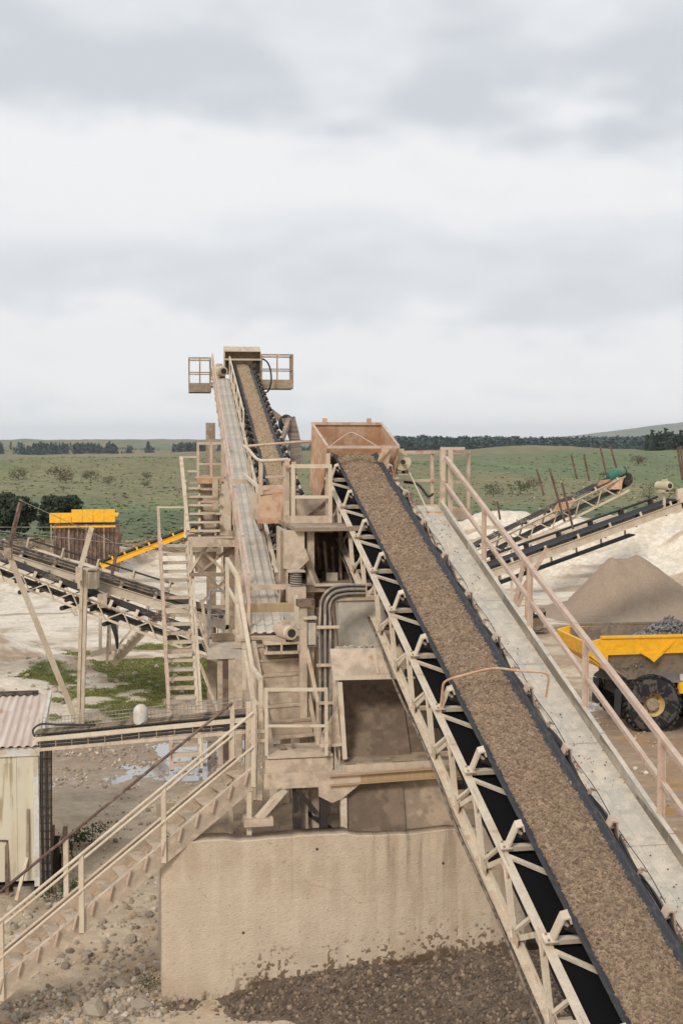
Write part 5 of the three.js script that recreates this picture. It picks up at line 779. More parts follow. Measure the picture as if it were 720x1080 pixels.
  // planks leaning on the front
  const pl = thing('leaning_plank', 'thin brown plank standing against the cabin front', 'plank', V(at(10, 940, D - 0.1).x, 0, -D + 0.15)); bar(pl, 'board', M.brown, V(at(10, 940, D).x, 0.02, -D + 0.16), V(at(9, 940, D).x, 1.3, -D + 0.05), 0.07, 0.03); const p2 = thing('leaning_plank', 'grey upright plank standing near the cabin corner', 'plank', V(at(32, 940, D).x, 0, -D + 0.15)); bar(p2, 'board', M.mud, V(at(31, 940, D).x, 0.5, -D + 0.1), V(at(31.5, 940, D).x, 1.7, -D + 0.05), 0.05, 0.03); const p3 = thing('leaning_plank', 'short pale plank propped aslant at the cabin foot', 'plank', V(at(26, 940, D).x, 0, -D + 0.25)); bar(p3, 'board', M.cream, V(at(23, 940, D).x, 0.0, -D + 0.4), V(at(31, 940, D).x, 0.75, -D + 0.1), 0.07, 0.03); bar(pl, 'cross_piece', M.brown, V(at(-10, 940, D).x, 1.1, -D + 0.1), V(at(10, 940, D).x, 1.08, -D + 0.1), 0.05, 0.03);
  // broken posts and weeds at the back corner
  const st = thing('broken_stump', 'splintered grey wooden stump beside the cabin', 'stump', V(at(63, 930, 25.8).x, 0, -25.8)); for (let k = 0; k < 6; k++) { const a = V(at(54 + k * 3, 925, 25.9).x, -0.05, -25.9 + 0.1 * (k % 3)); bar(st, 'splinter', k % 2 ? M.mud : M.dark, a, a.clone().add(V(0.05 * (k % 3) - 0.04, 0.55 + 0.2 * ((k * 7) % 4), 0)), 0.09, 0.06); }
  const wm = leaf(62, 78, 40); [[70, 905, 25.8, 0.7, 0.5], [78, 900, 27, 0.6, 0.8], [62, 948, 24.6, 0.4, 0.8], [74, 930, 25, 0.3, 0.6], [156, 962, 20.4, 0.35, 0.4], [96, 905, 28, 0.5, 0.9]].forEach(([x, y, d, h, w], i) => { const p = V(at(x, y, d).x, 0, -d); p.y = yardY(p.x, p.z); tree('weed_clump', i < 4 ? 'dark green weeds growing by the cabin corner' : 'small green weed tuft on the bare ground near the wall', 'weed', p, h, w, wm, 780 + i, 260, i < 4 ? 'weeds by the cabin' : 'weed tufts near the wall'); });
}
{ // cable tray bridging from cabin to stair
  const t = thing('cable_tray', 'long wire-mesh cable tray bridging from the cabin to the stair', 'cable tray', V(at(40, 780, 24.7).x, at(40, 780, 24.7).y, -24.7)), A = at(36, 777, 24.6), B = at(266, 755, 21.9), up = V(0, 1, 0), sd = V(0, 0, -0.45);
  const q = (k, y, z) => A.clone().lerp(B, k).add(V(0, y, 0)).addScaledVector(sd, z);
  channel(t, 'side_beam', M.cream, q(0, -0.06, 0), q(1, -0.06, 0), 0.08, 0.06, 0.01, 1); channel(t, 'side_beam', M.dusty, q(0.02, -0.02, 1), q(1, -0.02, 1), 0.16, 0.06, 0.01, -1); bar(t, 'under_beam', M.dusty, q(0.02, -0.27, 0.06), q(1, -0.27, 0.06), 0.06, 0.06); for (let k = 0; k <= 12; k++) bar(t, 'hanger_rod', M.mud, q(k / 12 * 0.96 + 0.03, -0.08, 0.06), q(k / 12 * 0.96 + 0.03, -0.26, 0.06), 0.02, 0.02); for (const y of [-0.14, -0.2]) tube(t, 'cable', M.cable, [q(0.02, y, 0.1), q(0.3, y - 0.02, 0.12), q(0.6, y + 0.01, 0.1), q(1, y, 0.1)], 0.025);
  for (let k = 0; k < 46; k++) bar(t, 'tray_rung', M.mud, q(k / 45, -0.06, 0.03), q(k / 45, -0.06, 0.97), 0.03, 0.015); for (let k = 0; k <= 60; k++) bar(t, 'mesh_wire', M.grey, q(k / 60, 0.05, 0.98), q(k / 60, 0.26, 0.98), 0.008, 0.008); for (const y of [0.12, 0.19, 0.26]) bar(t, 'mesh_wire', M.grey, q(0.02, y, 0.98), q(1, y, 0.98), 0.012, 0.012);
  for (let k = 0; k < 10; k++) { const pts = []; for (let i = 0; i <= 12; i++) pts.push(q(i / 12, 0.02 + 0.02 * (k % 3) + 0.025 * (fbm(i * 0.9, k * 3, 3, 791) - 0.5), 0.1 + 0.085 * k + 0.08 * (fbm(i * 0.7 + 5, k * 3, 3, 792) - 0.5))); tube(t, 'cable', k % 3 ? M.cableDusty : M.cable, pts, 0.015 + 0.005 * (k % 2), false, 50, 5); }
  tube(t, 'cable', M.cable, [q(0.0, -0.02, 0.2), q(-0.012, 0.1, 0.2), q(0.02, 0.2, 0.3), q(0.12, 0.16, 0.3), q(0.3, 0.1, 0.2)], 0.02);
  const d = thing('rounded_drum', 'cream round-topped drum resting on the cable tray', 'drum', at(149, 766, 23.6)), c = at(149, 759, 23.45); const pr = [[0, 0], [0.115, 0], [0.125, 0.03], [0.125, 0.2], [0.11, 0.27], [0.06, 0.32], [0, 0.335]].map(a => new THREE.Vector2(...a)); const g = new THREE.LatheGeometry(pr, 22); const m = mesh(d, 'shell', g, M.white); m.scale.setScalar(1.1); m.position.copy(loc(d, at(149, 763, 23.4))); m.rotation.x = 0.12; const rg = new THREE.TorusGeometry(0.127, 0.012, 6, 22); rg.rotateX(Math.PI / 2); const rr = mesh(d, 'band', rg, M.timber); rr.position.copy(m.position).add(V(0, 0.05, 0));
}
// ---------------------------------------------------------------- crossing conveyors at the left
function lightConveyor(name, label, tail, head, bw, h, o = {}) {
  const RB = o.belt || M.rubber, dir = head.clone().sub(tail), L = dir.length(); dir.normalize(); const t = conveyorGroup(name, label, head, dir, L, o.group), m = o.mat || M.cream, hw = bw / 2 + 0.12;
  sweep(t, 'belt', RB, [[-bw / 2, 0.02], [-bw * 0.2, -0.06], [bw * 0.2, -0.06], [bw / 2, 0.02]], -0.2, L, 0.014, L, 4); sweep(t, 'return_belt', RB, [[-bw / 2, -h * 0.75], [bw / 2, -h * 0.75]], -0.2, L, 0.014, L, 2); pulley(t, -bw / 2, bw / 2, -h * 0.38, -0.2, h * 0.36); pulley(t, -bw / 2, bw / 2, -h * 0.38, L, h * 0.34);
  if (o.plate) for (const sd of [-1, 1]) channel(t, 'side_stringer', m, t.p(sd * hw, -h * 0.45, 0), t.p(sd * hw, -h * 0.45, L), h * 0.6, 0.07, 0.012, sd, true); else for (const sd of [-1, 1]) lattice(t, sd * hw, -0.1, -h, 0, L, o.bay || 1.2, m, o.leg || 0.07, sd);
  for (let s = 0.6, k = 0; s < L; s += o.step || 1.2, k++) { const id = mesh(t, 'idler_frame', bgeo(hw * 2, 0.05, 0.06), m); id.position.copy(t.p(0, -0.14, s)); for (const sd of [-1, 1]) { bar(t, 'wing_bracket', o.br || m, t.p(sd * hw, -0.15, s), t.p(sd * (bw / 2 + 0.05), 0.1, s), 0.1, 0.05, true, V(1, 0, 0)); pipe(t, 'roller', M.dark, t.p(sd * bw * 0.2, -0.11, s), t.p(sd * bw * 0.48, -0.02, s), 0.05, true, 8); } pipe(t, 'return_roller', M.dark, t.p(-bw / 2, -h * 0.75 - 0.05, s + 0.3), t.p(bw / 2, -h * 0.75 - 0.05, s + 0.3), 0.05, true, 8); }
  for (const s of o.legs || []) for (const sd of [-1, 1]) { const a = t.w(sd * hw, -h, s); bar(t, 'support_leg', m, a, V(a.x, -0.2, a.z), 0.12, 0.12); }
  return t;
}
{
  const g = 'dusty conveyors crossing behind the left poles';
  const A = lightConveyor('feed_conveyor', 'upper dusty plate-sided conveyor sloping down behind the left poles', at(246, 650, 40.2), at(-150, 527, 43.5), 0.8, 0.5, { plate: true, group: g, belt: M.oldBelt });
  { const pts = []; for (let s = 0.5; s < 12; s += 0.5) pts.push(A.p(0.62, 0.3, s)); tube(A, 'hand_cable', M.cable, pts, 0.03, true); for (let s = 1; s < 11.6; s += 1.3) bar(A, 'cable_post', M.cream, A.p(0.6, -0.1, s), A.p(0.62, 0.36, s), 0.12, 0.06, true); for (let k = 0; k < 3; k++) { const q = []; for (let s = 0.5; s < 12; s += 0.5) q.push(A.p(-0.62, 0.06 + 0.1 * k, s)); tube(A, 'cable', M.cableDusty, q, 0.025, true); } }
  const B = lightConveyor('feed_conveyor', 'lower lattice conveyor with hanging rollers sloping under the upper one', at(250, 682, 39.2), at(-150, 532, 42.2), 0.7, 0.55, { bay: 0.9, group: g, step: 0.9, belt: M.oldBelt });
  for (let s = 0.6; s < 11; s += 1.5) { pipe(B, 'hanging_roller', M.dark, B.p(-0.5, -0.7, s), B.p(0.5, -0.7, s), 0.07, true, 10); bar(B, 'roller_hanger', M.cream, B.p(0.5, -0.4, s), B.p(0.5, -0.74, s), 0.05, 0.1, true); }
  const dg = thing('drive_guard', 'cream box guard on the lower left conveyor beside the upright pole', 'guard box', at(91, 622, 39.9), 0); fr(dg, 'cover', M.cream, 82, 603, 102, 621, 39.8, 0.5); fr(dg, 'lid', M.dusty, 79.5, 600.5, 102.5, 602, 39.75, 0.6); fr(dg, 'hanging_box', M.dusty, 103, 627, 113, 641, 39.8, 0.4); pipe(dg, 'drum', M.dark, at(113, 636, 39.9), at(121, 636, 40.1), 0.17, false, 14);
}
{ // slanted and upright support poles
  const g = 'tall poles by the left conveyors', foot = gnd(83, 761).setZ(-40.4); let t = thing('support_pole', 'long slanted cream pole leaning away beside the left conveyor', 'pole', foot.clone(), 0, g); pb(t, 'shaft', M.cream, [82, 763, 40.4], [9, 583, 39.3], 0.15, 0.15); pb(t, 'rusty_extension', M.brown, [8, 585, 39.3], [22, 530, 39.6], 0.12, 0.1).userData.label = 'rust-brown upper extension'; box(t, 'joint_plate', M.mud, at(9, 583, 39.25), [0.22, 0.3, 0.2]);
  t = thing('support_pole', 'upright twin-section cream pole with a cranked head', 'pole', foot.clone().add(V(0.15, 0, 0)), 0, g); for (const dx of [-2.2, 2.2]) pb(t, 'shaft', M.cream, [85 + dx, 763, 40.2], [89 + dx, 601, 39.3], 0.1, 0.12); pb(t, 'cranked_head', M.cream, [83, 606, 39.2], [97, 556, 39.3], 0.16, 0.14); pb(t, 'cap', M.dusty, [84, 612, 39.1], [84, 598, 39.1], 0.2, 0.16);
  t = thing('support_pole', 'thin brown pole rising behind the left conveyors', 'pole', gnd(118, 640).setZ(-46), 0, g); pb(t, 'shaft', M.brown, [117, 612, 44], [128, 560, 44], 0.1, 0.1); pb(t, 'shaft', M.dusty, [113, 700, 44], [117, 612, 44], 0.08, 0.08);
  for (const [x0, y0, x1, y1] of [[0, 556, 100, 556], [0, 560, 190, 580], [20, 527, 120, 572]]) { const w = thing('guy_wire', 'thin guy wire strung between the left poles', 'wire', at(x0, y0, 42), 0, 'guy wires between the left poles'); pipe(w, 'wire', M.grey, at(x0, y0, 42), at(x1, y1, 41.5), 0.012, false, 5); }
}
{ // trestle and small diagonal conveyor frame
  const t = thing('trestle_frame', 'pale steel trestle and ladder frame under the left conveyors', 'trestle', gnd(118, 692).setZ(-47)), D = 47; for (const [a, b, c, d, w] of [[106, 628, 106, 690, 0.1], [115, 634, 116, 690, 0.1], [125, 640, 122, 694, 0.08], [60, 620, 80, 650, 0.05], [70, 618, 82, 650, 0.05], [96, 690, 124, 682, 0.2], [124, 682, 165, 632, 0.08], [150, 640, 148, 668, 0.05]]) pb(t, 'strut', M.cream, [a, b, D], [c, d, D], w, w); pb(t, 'ladder_beam', M.cream, [120, 700, D - 0.5], [175, 642, D - 0.5], 0.3, 0.25); for (let k = 0; k < 12; k++) { const f = k / 12; pb(t, 'ladder_rung', M.dusty, [121 + 53 * f, 695 - 57 * f, D - 0.8], [123 + 53 * f, 689 - 57 * f, D - 0.8], 0.16, 0.08); } for (let k = 0; k < 3; k++) tube(t, 'hose', M.cable, [at(118 + k, 630, D - 0.2), at(117 + k * 2, 655, D - 0.3), at(122 + k, 672, D - 0.4), at(124, 684, D - 0.3)], 0.04);
}
// ---------------------------------------------------------------- tank, yellow conveyor, stone heap beyond
{
  const D = 84, t = thing('storage_tank', 'large brown corrugated tank with a yellow rim', 'tank', V(at(87, 600, D).x, 0, -D), 0.15), w = 4.2; const base = landY(at(87, 600, D).x, -D);
  const c = at(87, 560, D), y0 = -0.4, y1 = at(87, 553, D).y, y2 = at(87, 541, D).y; box(t, 'body', M.brown, V(c.x, (y0 + y1) / 2, -D - 1.6), [w, y1 - y0, 3.2]); for (let k = 0; k < 15; k++) box(t, 'rib', k % 4 ? M.brown : M.mud, V(c.x - w / 2 + 0.14 + k * 0.28, (y0 + y1) / 2, -D + 0.03 - (k * 0.28 - w / 2) * 0.151), [0.1, y1 - y0, 0.12]);
  for (let k = 0; k < 6; k++) { box(t, 'rim_panel', M.yellow, V(c.x - w / 2 + 0.35 + k * 0.7, (y1 + y2) / 2 + 0.06 + (k > 1 ? 0.12 : 0), -D - 0.06 - (k * 0.7 - w / 2 + 0.35) * 0.151), [0.68, y2 - y1 + (k > 1 ? 0.1 : -0.1), 0.12]); } box(t, 'rim_top', M.yellow, V(c.x, y2 - 0.2, -D - 1.6), [w - 0.05, 0.1, 3.1]); pb(t, 'rim_rail', M.yellow, [54, 556, D - 0.3], [122, 555, D - 0.5], 0.1, 0.12);
  const y = lightConveyor('yellow_conveyor', 'small bright yellow conveyor sloping down to the brown tank', at(104, 593, 78), at(203, 555, 80), 0.7, 0.5, { plate: true, mat: M.yellow, step: 0.8 });
  const g = stuff('pale_stone_heap', 'heap of pale quarried blocks behind the yellow conveyor', 'stones'), r = rng(811), list = []; for (let i = 0; i < 260; i++) { const x = (r() - 0.5) * 4.4, z = (r() - 0.5) * 3, h = Math.max(0, 1.6 - Math.abs(x) * 0.6 - Math.abs(z) * 0.5), p = at(142, 575, 98); list.push([p.x + x, landY(p.x + x, p.z + z) + 0.1 + h * r() + 0.5, p.z + z, 0.14 + 0.22 * r(), jit(lin(196, 192, 184), 0.75 + 0.4 * r())]); } stones(g, 'stone_blocks', list, 813);
}
// ---------------------------------------------------------------- far conveyors on the right
{
  const g = 'stockpile conveyors on the right', P = (t, p0, p1, w = 0.07) => bar(t, 'marker_rod', M.brown, at(...p0), at(...p1), w, w);
  const A = lightConveyor('stockpile_conveyor', 'far lattice stockpile conveyor ending in a green motor', at(455, 597, 70), at(652, 500, 76), 0.9, 1.05, { bay: 1.7, leg: 0.12, group: g, step: 1.7, legs: [9], belt: M.oldBelt });
  for (const [a, b] of [[[602, 480, 74], [608, 505, 74.3]], [[615, 479, 73.2], [621, 507, 73.6]], [[632.5, 471, 74.8], [639, 500, 75]], [[643, 470, 76], [650, 495, 76]], [[565.7, 495, 72], [573, 522, 72.2]], [[524, 529, 71], [527, 548, 71.2]]]) P(A, a, b, 0.085);
  slab(A, 'rust_guard', M.rust, [at(628, 516, 75.2), at(655, 516, 75.2), at(656, 503, 75.4), at(632, 507, 75.2)], 0.1); slab(A, 'rust_guard', M.rust, [at(582, 540, 72.6), at(600, 536, 72.8), at(606, 527, 72.8), at(588, 531, 72.6)], 0.08); pb(A, 'rust_arm', M.rust, [655, 516.5, 75.5], [664, 516.5, 75.8], 0.1, 0.06);
  { const m = thing('green_motor', 'green drum motor at the far stockpile conveyor head', 'motor', at(650, 501, 75.6), 0.3), a = at(641, 503, 75.4), b = at(658, 496, 75.6), c = a.clone().lerp(b, 0.6); pipe(m, 'housing', M.green, a, c, 0.3, false, 16); pipe(m, 'fan_cover', M.green, c, b, 0.26, false, 16, 0.22); pipe(m, 'end_cap', M.dark, b, b.clone().lerp(a, -0.06), 0.22, false, 16); pb(m, 'mount', M.rust, [645, 504, 75.5], [647, 512, 75.5], 0.3, 0.3); }
  const B = lightConveyor('stockpile_conveyor', 'nearer black-belted stockpile conveyor rising above the pale sand heap', at(440, 622, 54), at(708, 527, 61), 0.9, 0.6, { plate: true, group: g, step: 1.9, mat: M.cream, br: M.cream, legs: [13.4] });
  { for (const k of [0, 1]) { const q = []; for (let s = 0.3; s < B.L; s += 1) q.push(B.p(-0.62, 0.2 - 0.75 * k - 0.1 * k * Math.sin(s), s)); tube(B, 'cable', M.cable, q, 0.06, true); } for (let s = 0.8; s < B.L; s += 1.9) bar(B, 'wear_block', M.dark, B.p(-0.6, -0.05, s), B.p(-0.6, 0.22, s), 0.3, 0.1, true); sweep(B, 'lower_belt', M.rubber, [[-0.55, -1.0], [-0.1, -1.02]], 2.5, B.L, 0.05, B.L, 2); for (let s = 2.6; s < B.L; s += 1.5) bar(B, 'drop_post', M.cream, B.p(-0.58, -0.2, s), B.p(-0.58, -1.05, s + 0.1), 0.09, 0.06, true); }
  for (const [a, b] of [[[579, 494, 57], [595, 550, 57.4]], [[592, 509, 57.5], [604, 558, 57.8]], [[714, 472, 60.5], [719, 506, 60.8]], [[717, 470, 61], [723, 520, 61]]]) P(B, a, b, 0.075);
  slab(B, 'head_guard', M.cream, [at(713, 530, 60.8), at(735, 530, 60.8), at(735, 512, 60.8), at(713, 516, 60.8)], 0.3);
  { const m = gearMotor('drive_motor', 'pale motor on a post above the nearer stockpile conveyor', at(700, 519, 60.2), -1.2, 1.0); const p = mesh(m, 'post', bgeo(0.1, 0.9, 0.1), M.cream); p.position.set(0, -0.45, 0); }
}
{ // crossed rusty props and a small engine behind the walkway
  const D = 33, t = thing('crossed_props', 'crossed rust-pink steel props standing behind the walkway', 'frame', gnd(556, 702).setZ(-D)); const f = (x, y) => { const p = at(x, y, D); return p; };
  pb(t, 'prop', M.pink, [577, 578, D + 0.3], [540, 640, D + 0.2], 0.11, 0.1); pb(t, 'prop', M.rust, [558, 588, D], [555, 660, D - 0.2], 0.11, 0.1); pb(t, 'prop', M.pink, [552, 592, D + 0.1], [538, 660, D], 0.1, 0.08); pb(t, 'prop', M.pink, [562, 600, D + 0.1], [545, 640, D], 0.1, 0.08); pb(t, 'prop_leg', M.pink, [555, 655, D - 0.2], [555, 830, D - 0.2], 0.1, 0.1); pb(t, 'prop_leg', M.pink, [539, 655, D], [539, 830, D], 0.1, 0.1);
  const e = thing('diesel_engine', 'small dark engine on a skid behind the crossed props', 'engine', gnd(568, 668).setY(0)), E = -e.position.z, q = (x0, y0, x1, y1, m, n, d = 0, th = 0.8) => fr(e, n, m, x0, y0, x1, y1, E + d, th);
  q(557, 650, 572, 663, M.dark, 'engine_block'); q(555, 661, 577, 667, M.mud, 'skid', -0.1, 1.1); q(570, 645, 575, 658, M.black, 'radiator', -0.1, 0.7); q(560, 641, 574, 646, M.pink, 'cover', -0.2, 0.9); pipe(e, 'flywheel', M.mud, at(566, 658, E - 0.15), at(566, 658, E + 0.1), 0.3, false, 18); pipe(e, 'exhaust', M.dark, at(562, 648, E), at(562, 636, E), 0.06); q(572, 655, 577, 662, M.cream, 'fuel_tank', -0.15, 0.4);
}

// ---------------------------------------------------------------- stockpiles
function heap(name, label, cx, cz, rx, rz, fn, mat, nx = 110, nz = 90) {
  const pos = [], uv = [], idx = []; for (let j = 0; j <= nz; j++) for (let i = 0; i <= nx; i++) { const x = cx + (i / nx * 2 - 1) * rx, z = cz + (j / nz * 2 - 1) * rz; pos.push(x - cx, fn(x, z), z - cz); uv.push(x, z); }
  for (let j = 0; j < nz; j++) for (let i = 0; i < nx; i++) { const a = j * (nx + 1) + i, c = a + nx + 1; idx.push(a, c + 1, a + 1, a, c, c + 1); }
  const g = new THREE.BufferGeometry(); g.setAttribute('position', new THREE.Float32BufferAttribute(pos, 3)); g.setAttribute('uv', new THREE.Float32BufferAttribute(uv, 2)); g.setIndex(idx); g.computeVertexNormals(); const m = single(name, label, 'sand pile', g, mat, 'sand piles'); m.position.set(cx, 0, cz); return m;
}
{
  const a = at(644, 585, 68), b = at(670, 582, 68.6), sandM = std({ map: tex(512, 512, (u, v) => { const n = fbm(u * 10, v * 10, 5, 821, 10), f = fbm(u * 70, v * 70, 2, 822, 70); return mix3([178, 158, 136], [152, 132, 112], n * 0.5 + f * 0.7); }, { scale: 4 }), roughness: 1, bumpMap: clone(grainT, 1.2), bumpScale: 0.05 });
  const cone = (x, z, p) => { const dx = x - p.x, dz = z - p.z, m = dx < 0 ? mix(0.78, 1.12, Math.min(1, -dx / (Math.hypot(dx, dz) + 0.01))) : 0.74, d = Math.sqrt(dx * dx + dz * dz + 0.05); return p.y - d * m; };
  heap('sand_pile', 'smooth brown twin-peaked sand pile standing behind the yellow truck', 13.6, -68, 7.2, 6.6, (x, z) => { const rt = Math.max(0, Math.min(1, (x - a.x) / (b.x - a.x))), rp = a.clone().lerp(b, rt); rp.y -= 0.5 * rt * (1 - rt); let h = Math.max(cone(x, z, a), cone(x, z, b), cone(x, z, rp)); const an = Math.atan2(z - rp.z, x - rp.x); h += 0.12 * (fbm(x * 1.1, z * 1.1, 4, 823) - 0.5) + 0.14 * (fbm(an * 9 + 60, Math.hypot(x - rp.x, z - rp.z) * 0.5, 4, 825) - 0.5) + 0.05 * (fbm(x * 6, z * 6, 3, 824) - 0.5); h = h > 0.45 ? h : 0.45 * Math.exp((h - 0.45) * 0.9); return Math.max(h * ss(0, 1, h + 0.9), -0.3) + (h < 0.15 ? -0.35 * ss(0.15, 0, h) : 0) + yardY(x, z) * ss(0.8, 0, h); }, sandM);
  const c2 = at(8, 663, 62); heap('sand_pile', 'small tan spoil heap at the edge of the pale yard', c2.x - 2.4, c2.z + 6, 3.0, 2.4, (x, z) => { const q = Math.hypot((x - c2.x + 2.4) / 2.6, (z - c2.z - 6) / 2.0); return 1.25 * Math.max(0, 1 - q) + 0.12 * (fbm(x * 1.5, z * 1.5, 4, 826) - 0.5) - 0.12 - 0.3 * ss(0.85, 1.05, q); }, std({ map: T.dusty, roughness: 1, bumpMap: clone(grainT, 1), bumpScale: 0.05 }), 60, 50);
}
// ---------------------------------------------------------------- dump truck
{
  const th = 0.14, nw = at(685, 742, 39.4), org = nw.clone().addScaledVector(V(Math.sin(th), 0, Math.cos(th)), -1.15).setY(0);
  const t = thing('dump_truck', 'yellow articulated dump truck with big black tyres and a muddy body', 'truck', org, th), q = V, B = (n, m, a, s) => box(t, n, m, q(...a), s, true), S = (n, m, p, k = 0.05) => slab(t, n, m, p.map(a => q(...a)), k, true);
  const body = M.yellow, low = std({ map: steelTex([122, 108, 92], [142, 124, 102], [100, 82, 64], 0.1, 0, 841), roughness: 0.85 });
  for (const s of [1, -1]) {
    S('body_side', low, [[-1.35, 1.86, s * 1.12], [-0.75, 1.68, s * 1.1], [4.6, 1.62, s * 1.1], [4.6, 2.56, s * 1.4], [-1.6, 2.5, s * 1.4]], 0.05);
    S('side_band', body, [[-1.7, 2.46, s * 1.44], [4.7, 2.52, s * 1.44], [4.7, 3.04, s * 1.46], [-1.75, 2.96, s * 1.46]], 0.09); B('top_rim', s > 0 ? body : low, [1.48, 3.01, s * 1.47], [6.4, 0.07, 0.17]);
    S('tail_cheek', body, [[-1.5, 2.05, s * 1.45], [-1.5, 2.46, s * 1.45], [-1.7, 2.97, s * 1.46], [-2.15, 2.86, s * 1.46], [-2.1, 2.46, s * 1.45], [-1.75, 2.2, s * 1.45]], 0.1);
    for (const [x, w] of [[-0.05, 0.34], [3.0, 0.34]]) { S('rib_gusset', body, [[x - w, 2.5, s * 1.5], [x, 2.22, s * 1.52], [x + w, 2.5, s * 1.5]], 0.06); bar(t, 'rib', body, q(x - w - 0.1, 2.56, s * 1.5), q(x, 2.3, s * 1.52), 0.06, 0.08, true); bar(t, 'rib', body, q(x + w * 2, 2.9, s * 1.5), q(x, 2.3, s * 1.52), 0.06, 0.08, true); }
  }
  for (const s of [1, -1]) S('body_liner', low, [[-1.72, 2.44, s * 1.36], [4.6, 2.5, s * 1.36], [4.6, 3.0, s * 1.39], [-1.76, 2.93, s * 1.39]], 0.03);
  S('body_floor', low, [[-1.35, 1.84, -1.14], [-0.75, 1.66, -1.14], [4.6, 1.62, -1.14], [4.6, 1.62, 1.14], [-0.75, 1.66, 1.14], [-1.35, 1.84, 1.14]].filter((_, i) => i !== 0 && i !== 5), 0.06); S('tail_floor', low, [[-0.76, 1.7, -1.16], [-0.76, 1.7, 1.16], [-2.05, 2.5, 1.4], [-2.05, 2.5, -1.4]], 0.06); S('tail_fascia', body, [[-2.1, 2.42, -1.42], [-2.1, 2.42, 1.42], [-2.16, 2.86, 1.42], [-2.16, 2.86, -1.42]], 0.08); S('under_tail', body, [[-1.4, 1.92, -1.4], [-1.4, 1.92, 1.4], [-2.1, 2.4, 1.4], [-2.1, 2.4, -1.4]], 0.05); S('head_board', body, [[4.66, 1.62, -1.4], [4.66, 1.62, 1.4], [5.0, 3.5, 1.46], [5.0, 3.5, -1.46]], 0.08);
  for (const z of [-0.45, 0.45]) B('chassis_rail', M.dark, [2.4, 1.28, z], [6.6, 0.42, 0.16]); B('cross_member', M.dark, [-0.8, 1.25, 0], [0.2, 0.4, 1.1]); for (const x of [0, 1.98, 6.3]) { pipe(t, 'axle', M.dark, q(x, 0.88, -0.9), q(x, 0.88, 0.9), 0.16, true, 12); B('differential', M.mud, [x, 0.88, 0], [0.6, 0.6, 0.5]); }
  for (const s of [1, -1]) { bar(t, 'walking_beam', M.mud, q(-0.5, 1.05, s * 0.72), q(2.5, 1.05, s * 0.72), 0.16, 0.26, true); bar(t, 'hoist_ram', M.dark, q(1.2, 0.95, s * 0.6), q(4.0, 1.6, s * 0.75), 0.14, 0.14, true); S('hinge_bracket', M.timber, [[-0.8, 1.1, s * 0.78], [-0.35, 1.2, s * 0.78], [-0.5, 1.75, s * 0.78], [-1.0, 1.7, s * 0.78]], 0.08); S('mud_flap', M.rubber, [[-1.02, 0.5, s * 0.75], [-1.02, 0.5, s * 1.3], [-0.98, 1.3, s * 1.3], [-0.98, 1.3, s * 0.75]], 0.02); }
  const pr = [[0.36, -0.3], [0.5, -0.31], [0.7, -0.3], [0.82, -0.27], [0.865, -0.2], [0.875, 0], [0.865, 0.2], [0.82, 0.27], [0.7, 0.3], [0.5, 0.31], [0.36, 0.3]].map(a => new THREE.Vector2(...a)), tg = new THREE.LatheGeometry(pr, 40); tg.rotateX(Math.PI / 2); { const uv = tg.attributes.uv; for (let i = 0; i < uv.count; i++) uv.setXY(i, uv.getX(i) * 5.4, uv.getY(i) * 1.6); }
  const lugs = []; for (let k = 0; k < 30; k++) for (const s of [1, -1]) { const g = bgeo(0.1, 0.06, 0.34); g.rotateY(s * 0.5); g.translate(0, 0.88, s * 0.15); g.rotateZ((k + (s > 0 ? 0.5 : 0)) / 30 * Math.PI * 2); lugs.push(g); } const lg = mergeGeometries(lugs);
  const rimP = [[0.0, 0.06], [0.16, 0.06], [0.17, 0.1], [0.3, 0.02], [0.34, 0.2], [0.4, 0.3], [0.42, 0.3], [0.42, 0.25], [0.36, 0.18], [0.33, 0]].map(a => new THREE.Vector2(...a)), rg = new THREE.LatheGeometry(rimP, 28); rg.rotateX(Math.PI / 2); const hubG = new THREE.CylinderGeometry(0.19, 0.22, 0.26, 18); hubG.rotateX(Math.PI / 2); hubG.translate(0, 0, 0.1); const boltG = new THREE.CylinderGeometry(0.02, 0.02, 0.04, 6); boltG.rotateX(Math.PI / 2);
  const rimM = std({ map: steelTex([214, 176, 104], [176, 150, 116], [120, 92, 66], 0.06, 0.02, 845), roughness: 0.7 });
  for (const x of [0, 1.98, 6.3]) for (const s of [1, -1]) { const w = new THREE.Group(); w.name = 'wheel'; t.add(w); w.position.set(x, 0.87, s * 1.15); if (s < 0) w.rotation.y = Math.PI; w.rotation.z = x * 2; mesh(w, 'tyre', tg, M.tyre); mesh(w, 'tread_lugs', lg, M.tyre); mesh(w, 'rim', rg, rimM); mesh(w, 'hub', hubG, M.mud); for (let k = 0; k < 10; k++) mesh(w, 'wheel_nut', boltG, M.dark).position.set(Math.cos(k * 0.628) * 0.25, Math.sin(k * 0.628) * 0.25, 0.07); }
  pipe(t, 'air_tank', body, q(0.95, 1.2, 1.3), q(0.95, 1.55, 1.3), 0.13, true, 14); pipe(t, 'tank_cap', M.galv, q(0.95, 1.55, 1.3), q(0.95, 1.78, 1.28), 0.06, true, 10);
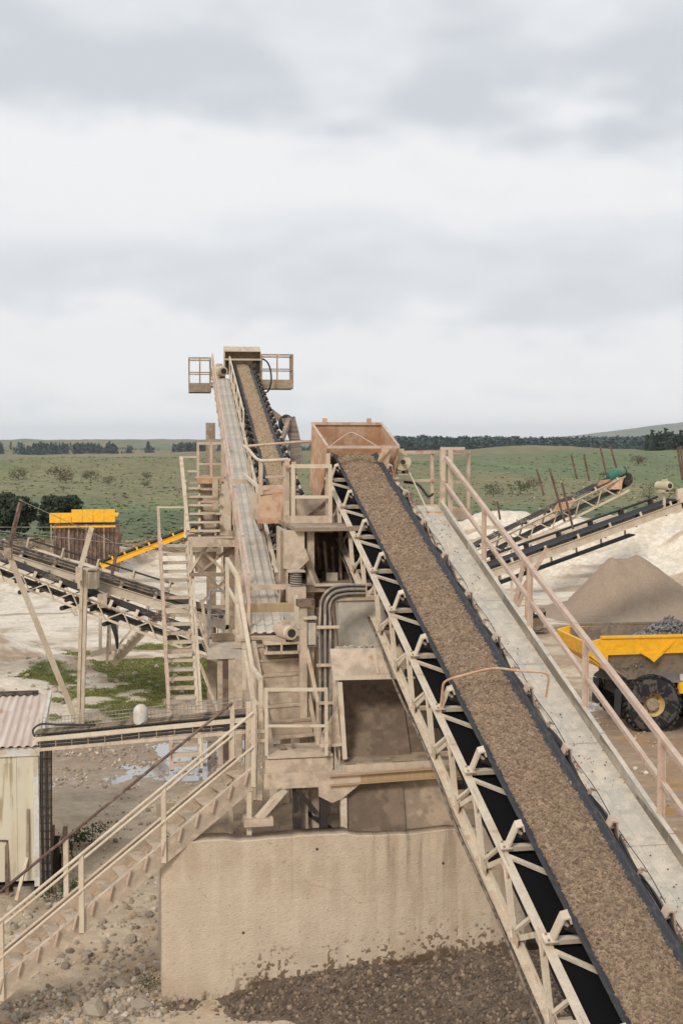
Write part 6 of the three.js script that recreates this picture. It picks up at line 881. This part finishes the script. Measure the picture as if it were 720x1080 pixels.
  // tractor end, outside the picture
  B('bonnet', body, [7.6, 2.0, 0], [1.9, 1.1, 1.9]); B('cab', body, [6.1, 2.3, 0], [1.5, 1.3, 2.2]); B('cab_roof', body, [6.1, 3.62, 0], [1.6, 0.12, 2.3]); for (const [x, z] of [[5.45, 1.02], [5.45, -1.02], [6.75, 1.02], [6.75, -1.02]]) B('cab_pillar', M.dark, [x, 3.25, z], [0.1, 0.62, 0.1]); const gm = new THREE.MeshPhysicalMaterial({ color: 0x88999a, roughness: 0.05, transmission: 1, thickness: 0, metalness: 0 }); for (const z of [1.02, -1.02]) { const m = B('cab_window', gm, [6.1, 3.25, z], [1.18, 0.58, 0.012]); } B('cab_window', gm, [6.76, 3.25, 0], [0.012, 0.58, 1.9]); for (const s of [1, -1]) { S('mudguard', body, [[5.5, 1.9, s * 0.85], [7.1, 1.9, s * 0.85], [7.1, 1.9, s * 1.5], [5.5, 1.9, s * 1.5]], 0.05); B('headlight', M.white, [8.57, 1.9, s * 0.7], [0.05, 0.16, 0.26]); }
  // load
  const g = stuff('truck_load', 'dark grey broken stone heaped in the dump truck body', 'gravel'); g.position.copy(org); g.rotation.y = th; const r = rng(851), list = [];
  for (let i = 0; i < 2600; i++) { const x = (r() * 2 - 1) * 2.4, z = (r() * 2 - 1) * 1.3, h = 3.48 - Math.hypot(x * 0.62, z * 0.7) * 0.95 - 0.1 * fbm(x * 3, z * 3 + 4, 3, 852), lay = r() < 0.8 ? 0 : 0.1; if (h < 2.0) continue; list.push([x + 1.1, Math.max(1.8, h - lay), z, 0.035 + 0.06 * r() * r(), jit(lin(142, 136, 132), 0.5 + 0.7 * r())]); }
  const hg = new THREE.ConeGeometry(2.5, 1.85, 26, 6); { const p = hg.attributes.position; for (let i = 0; i < p.count; i++) p.setXYZ(i, p.getX(i) * 1.0, p.getY(i), p.getZ(i) * 0.56); } hg.computeVertexNormals(); hg.translate(1.1, 2.46, 0); mesh(g, 'load_core', hg, std({ map: steelTex([118, 112, 108], [100, 94, 90], [84, 78, 74], 0.1, 0, 855), roughness: 1, bumpMap: clone(grainT, 2), bumpScale: 0.05 })); stones(g, 'load_stones', list, 853);
}

renderer.render(scene, camera);
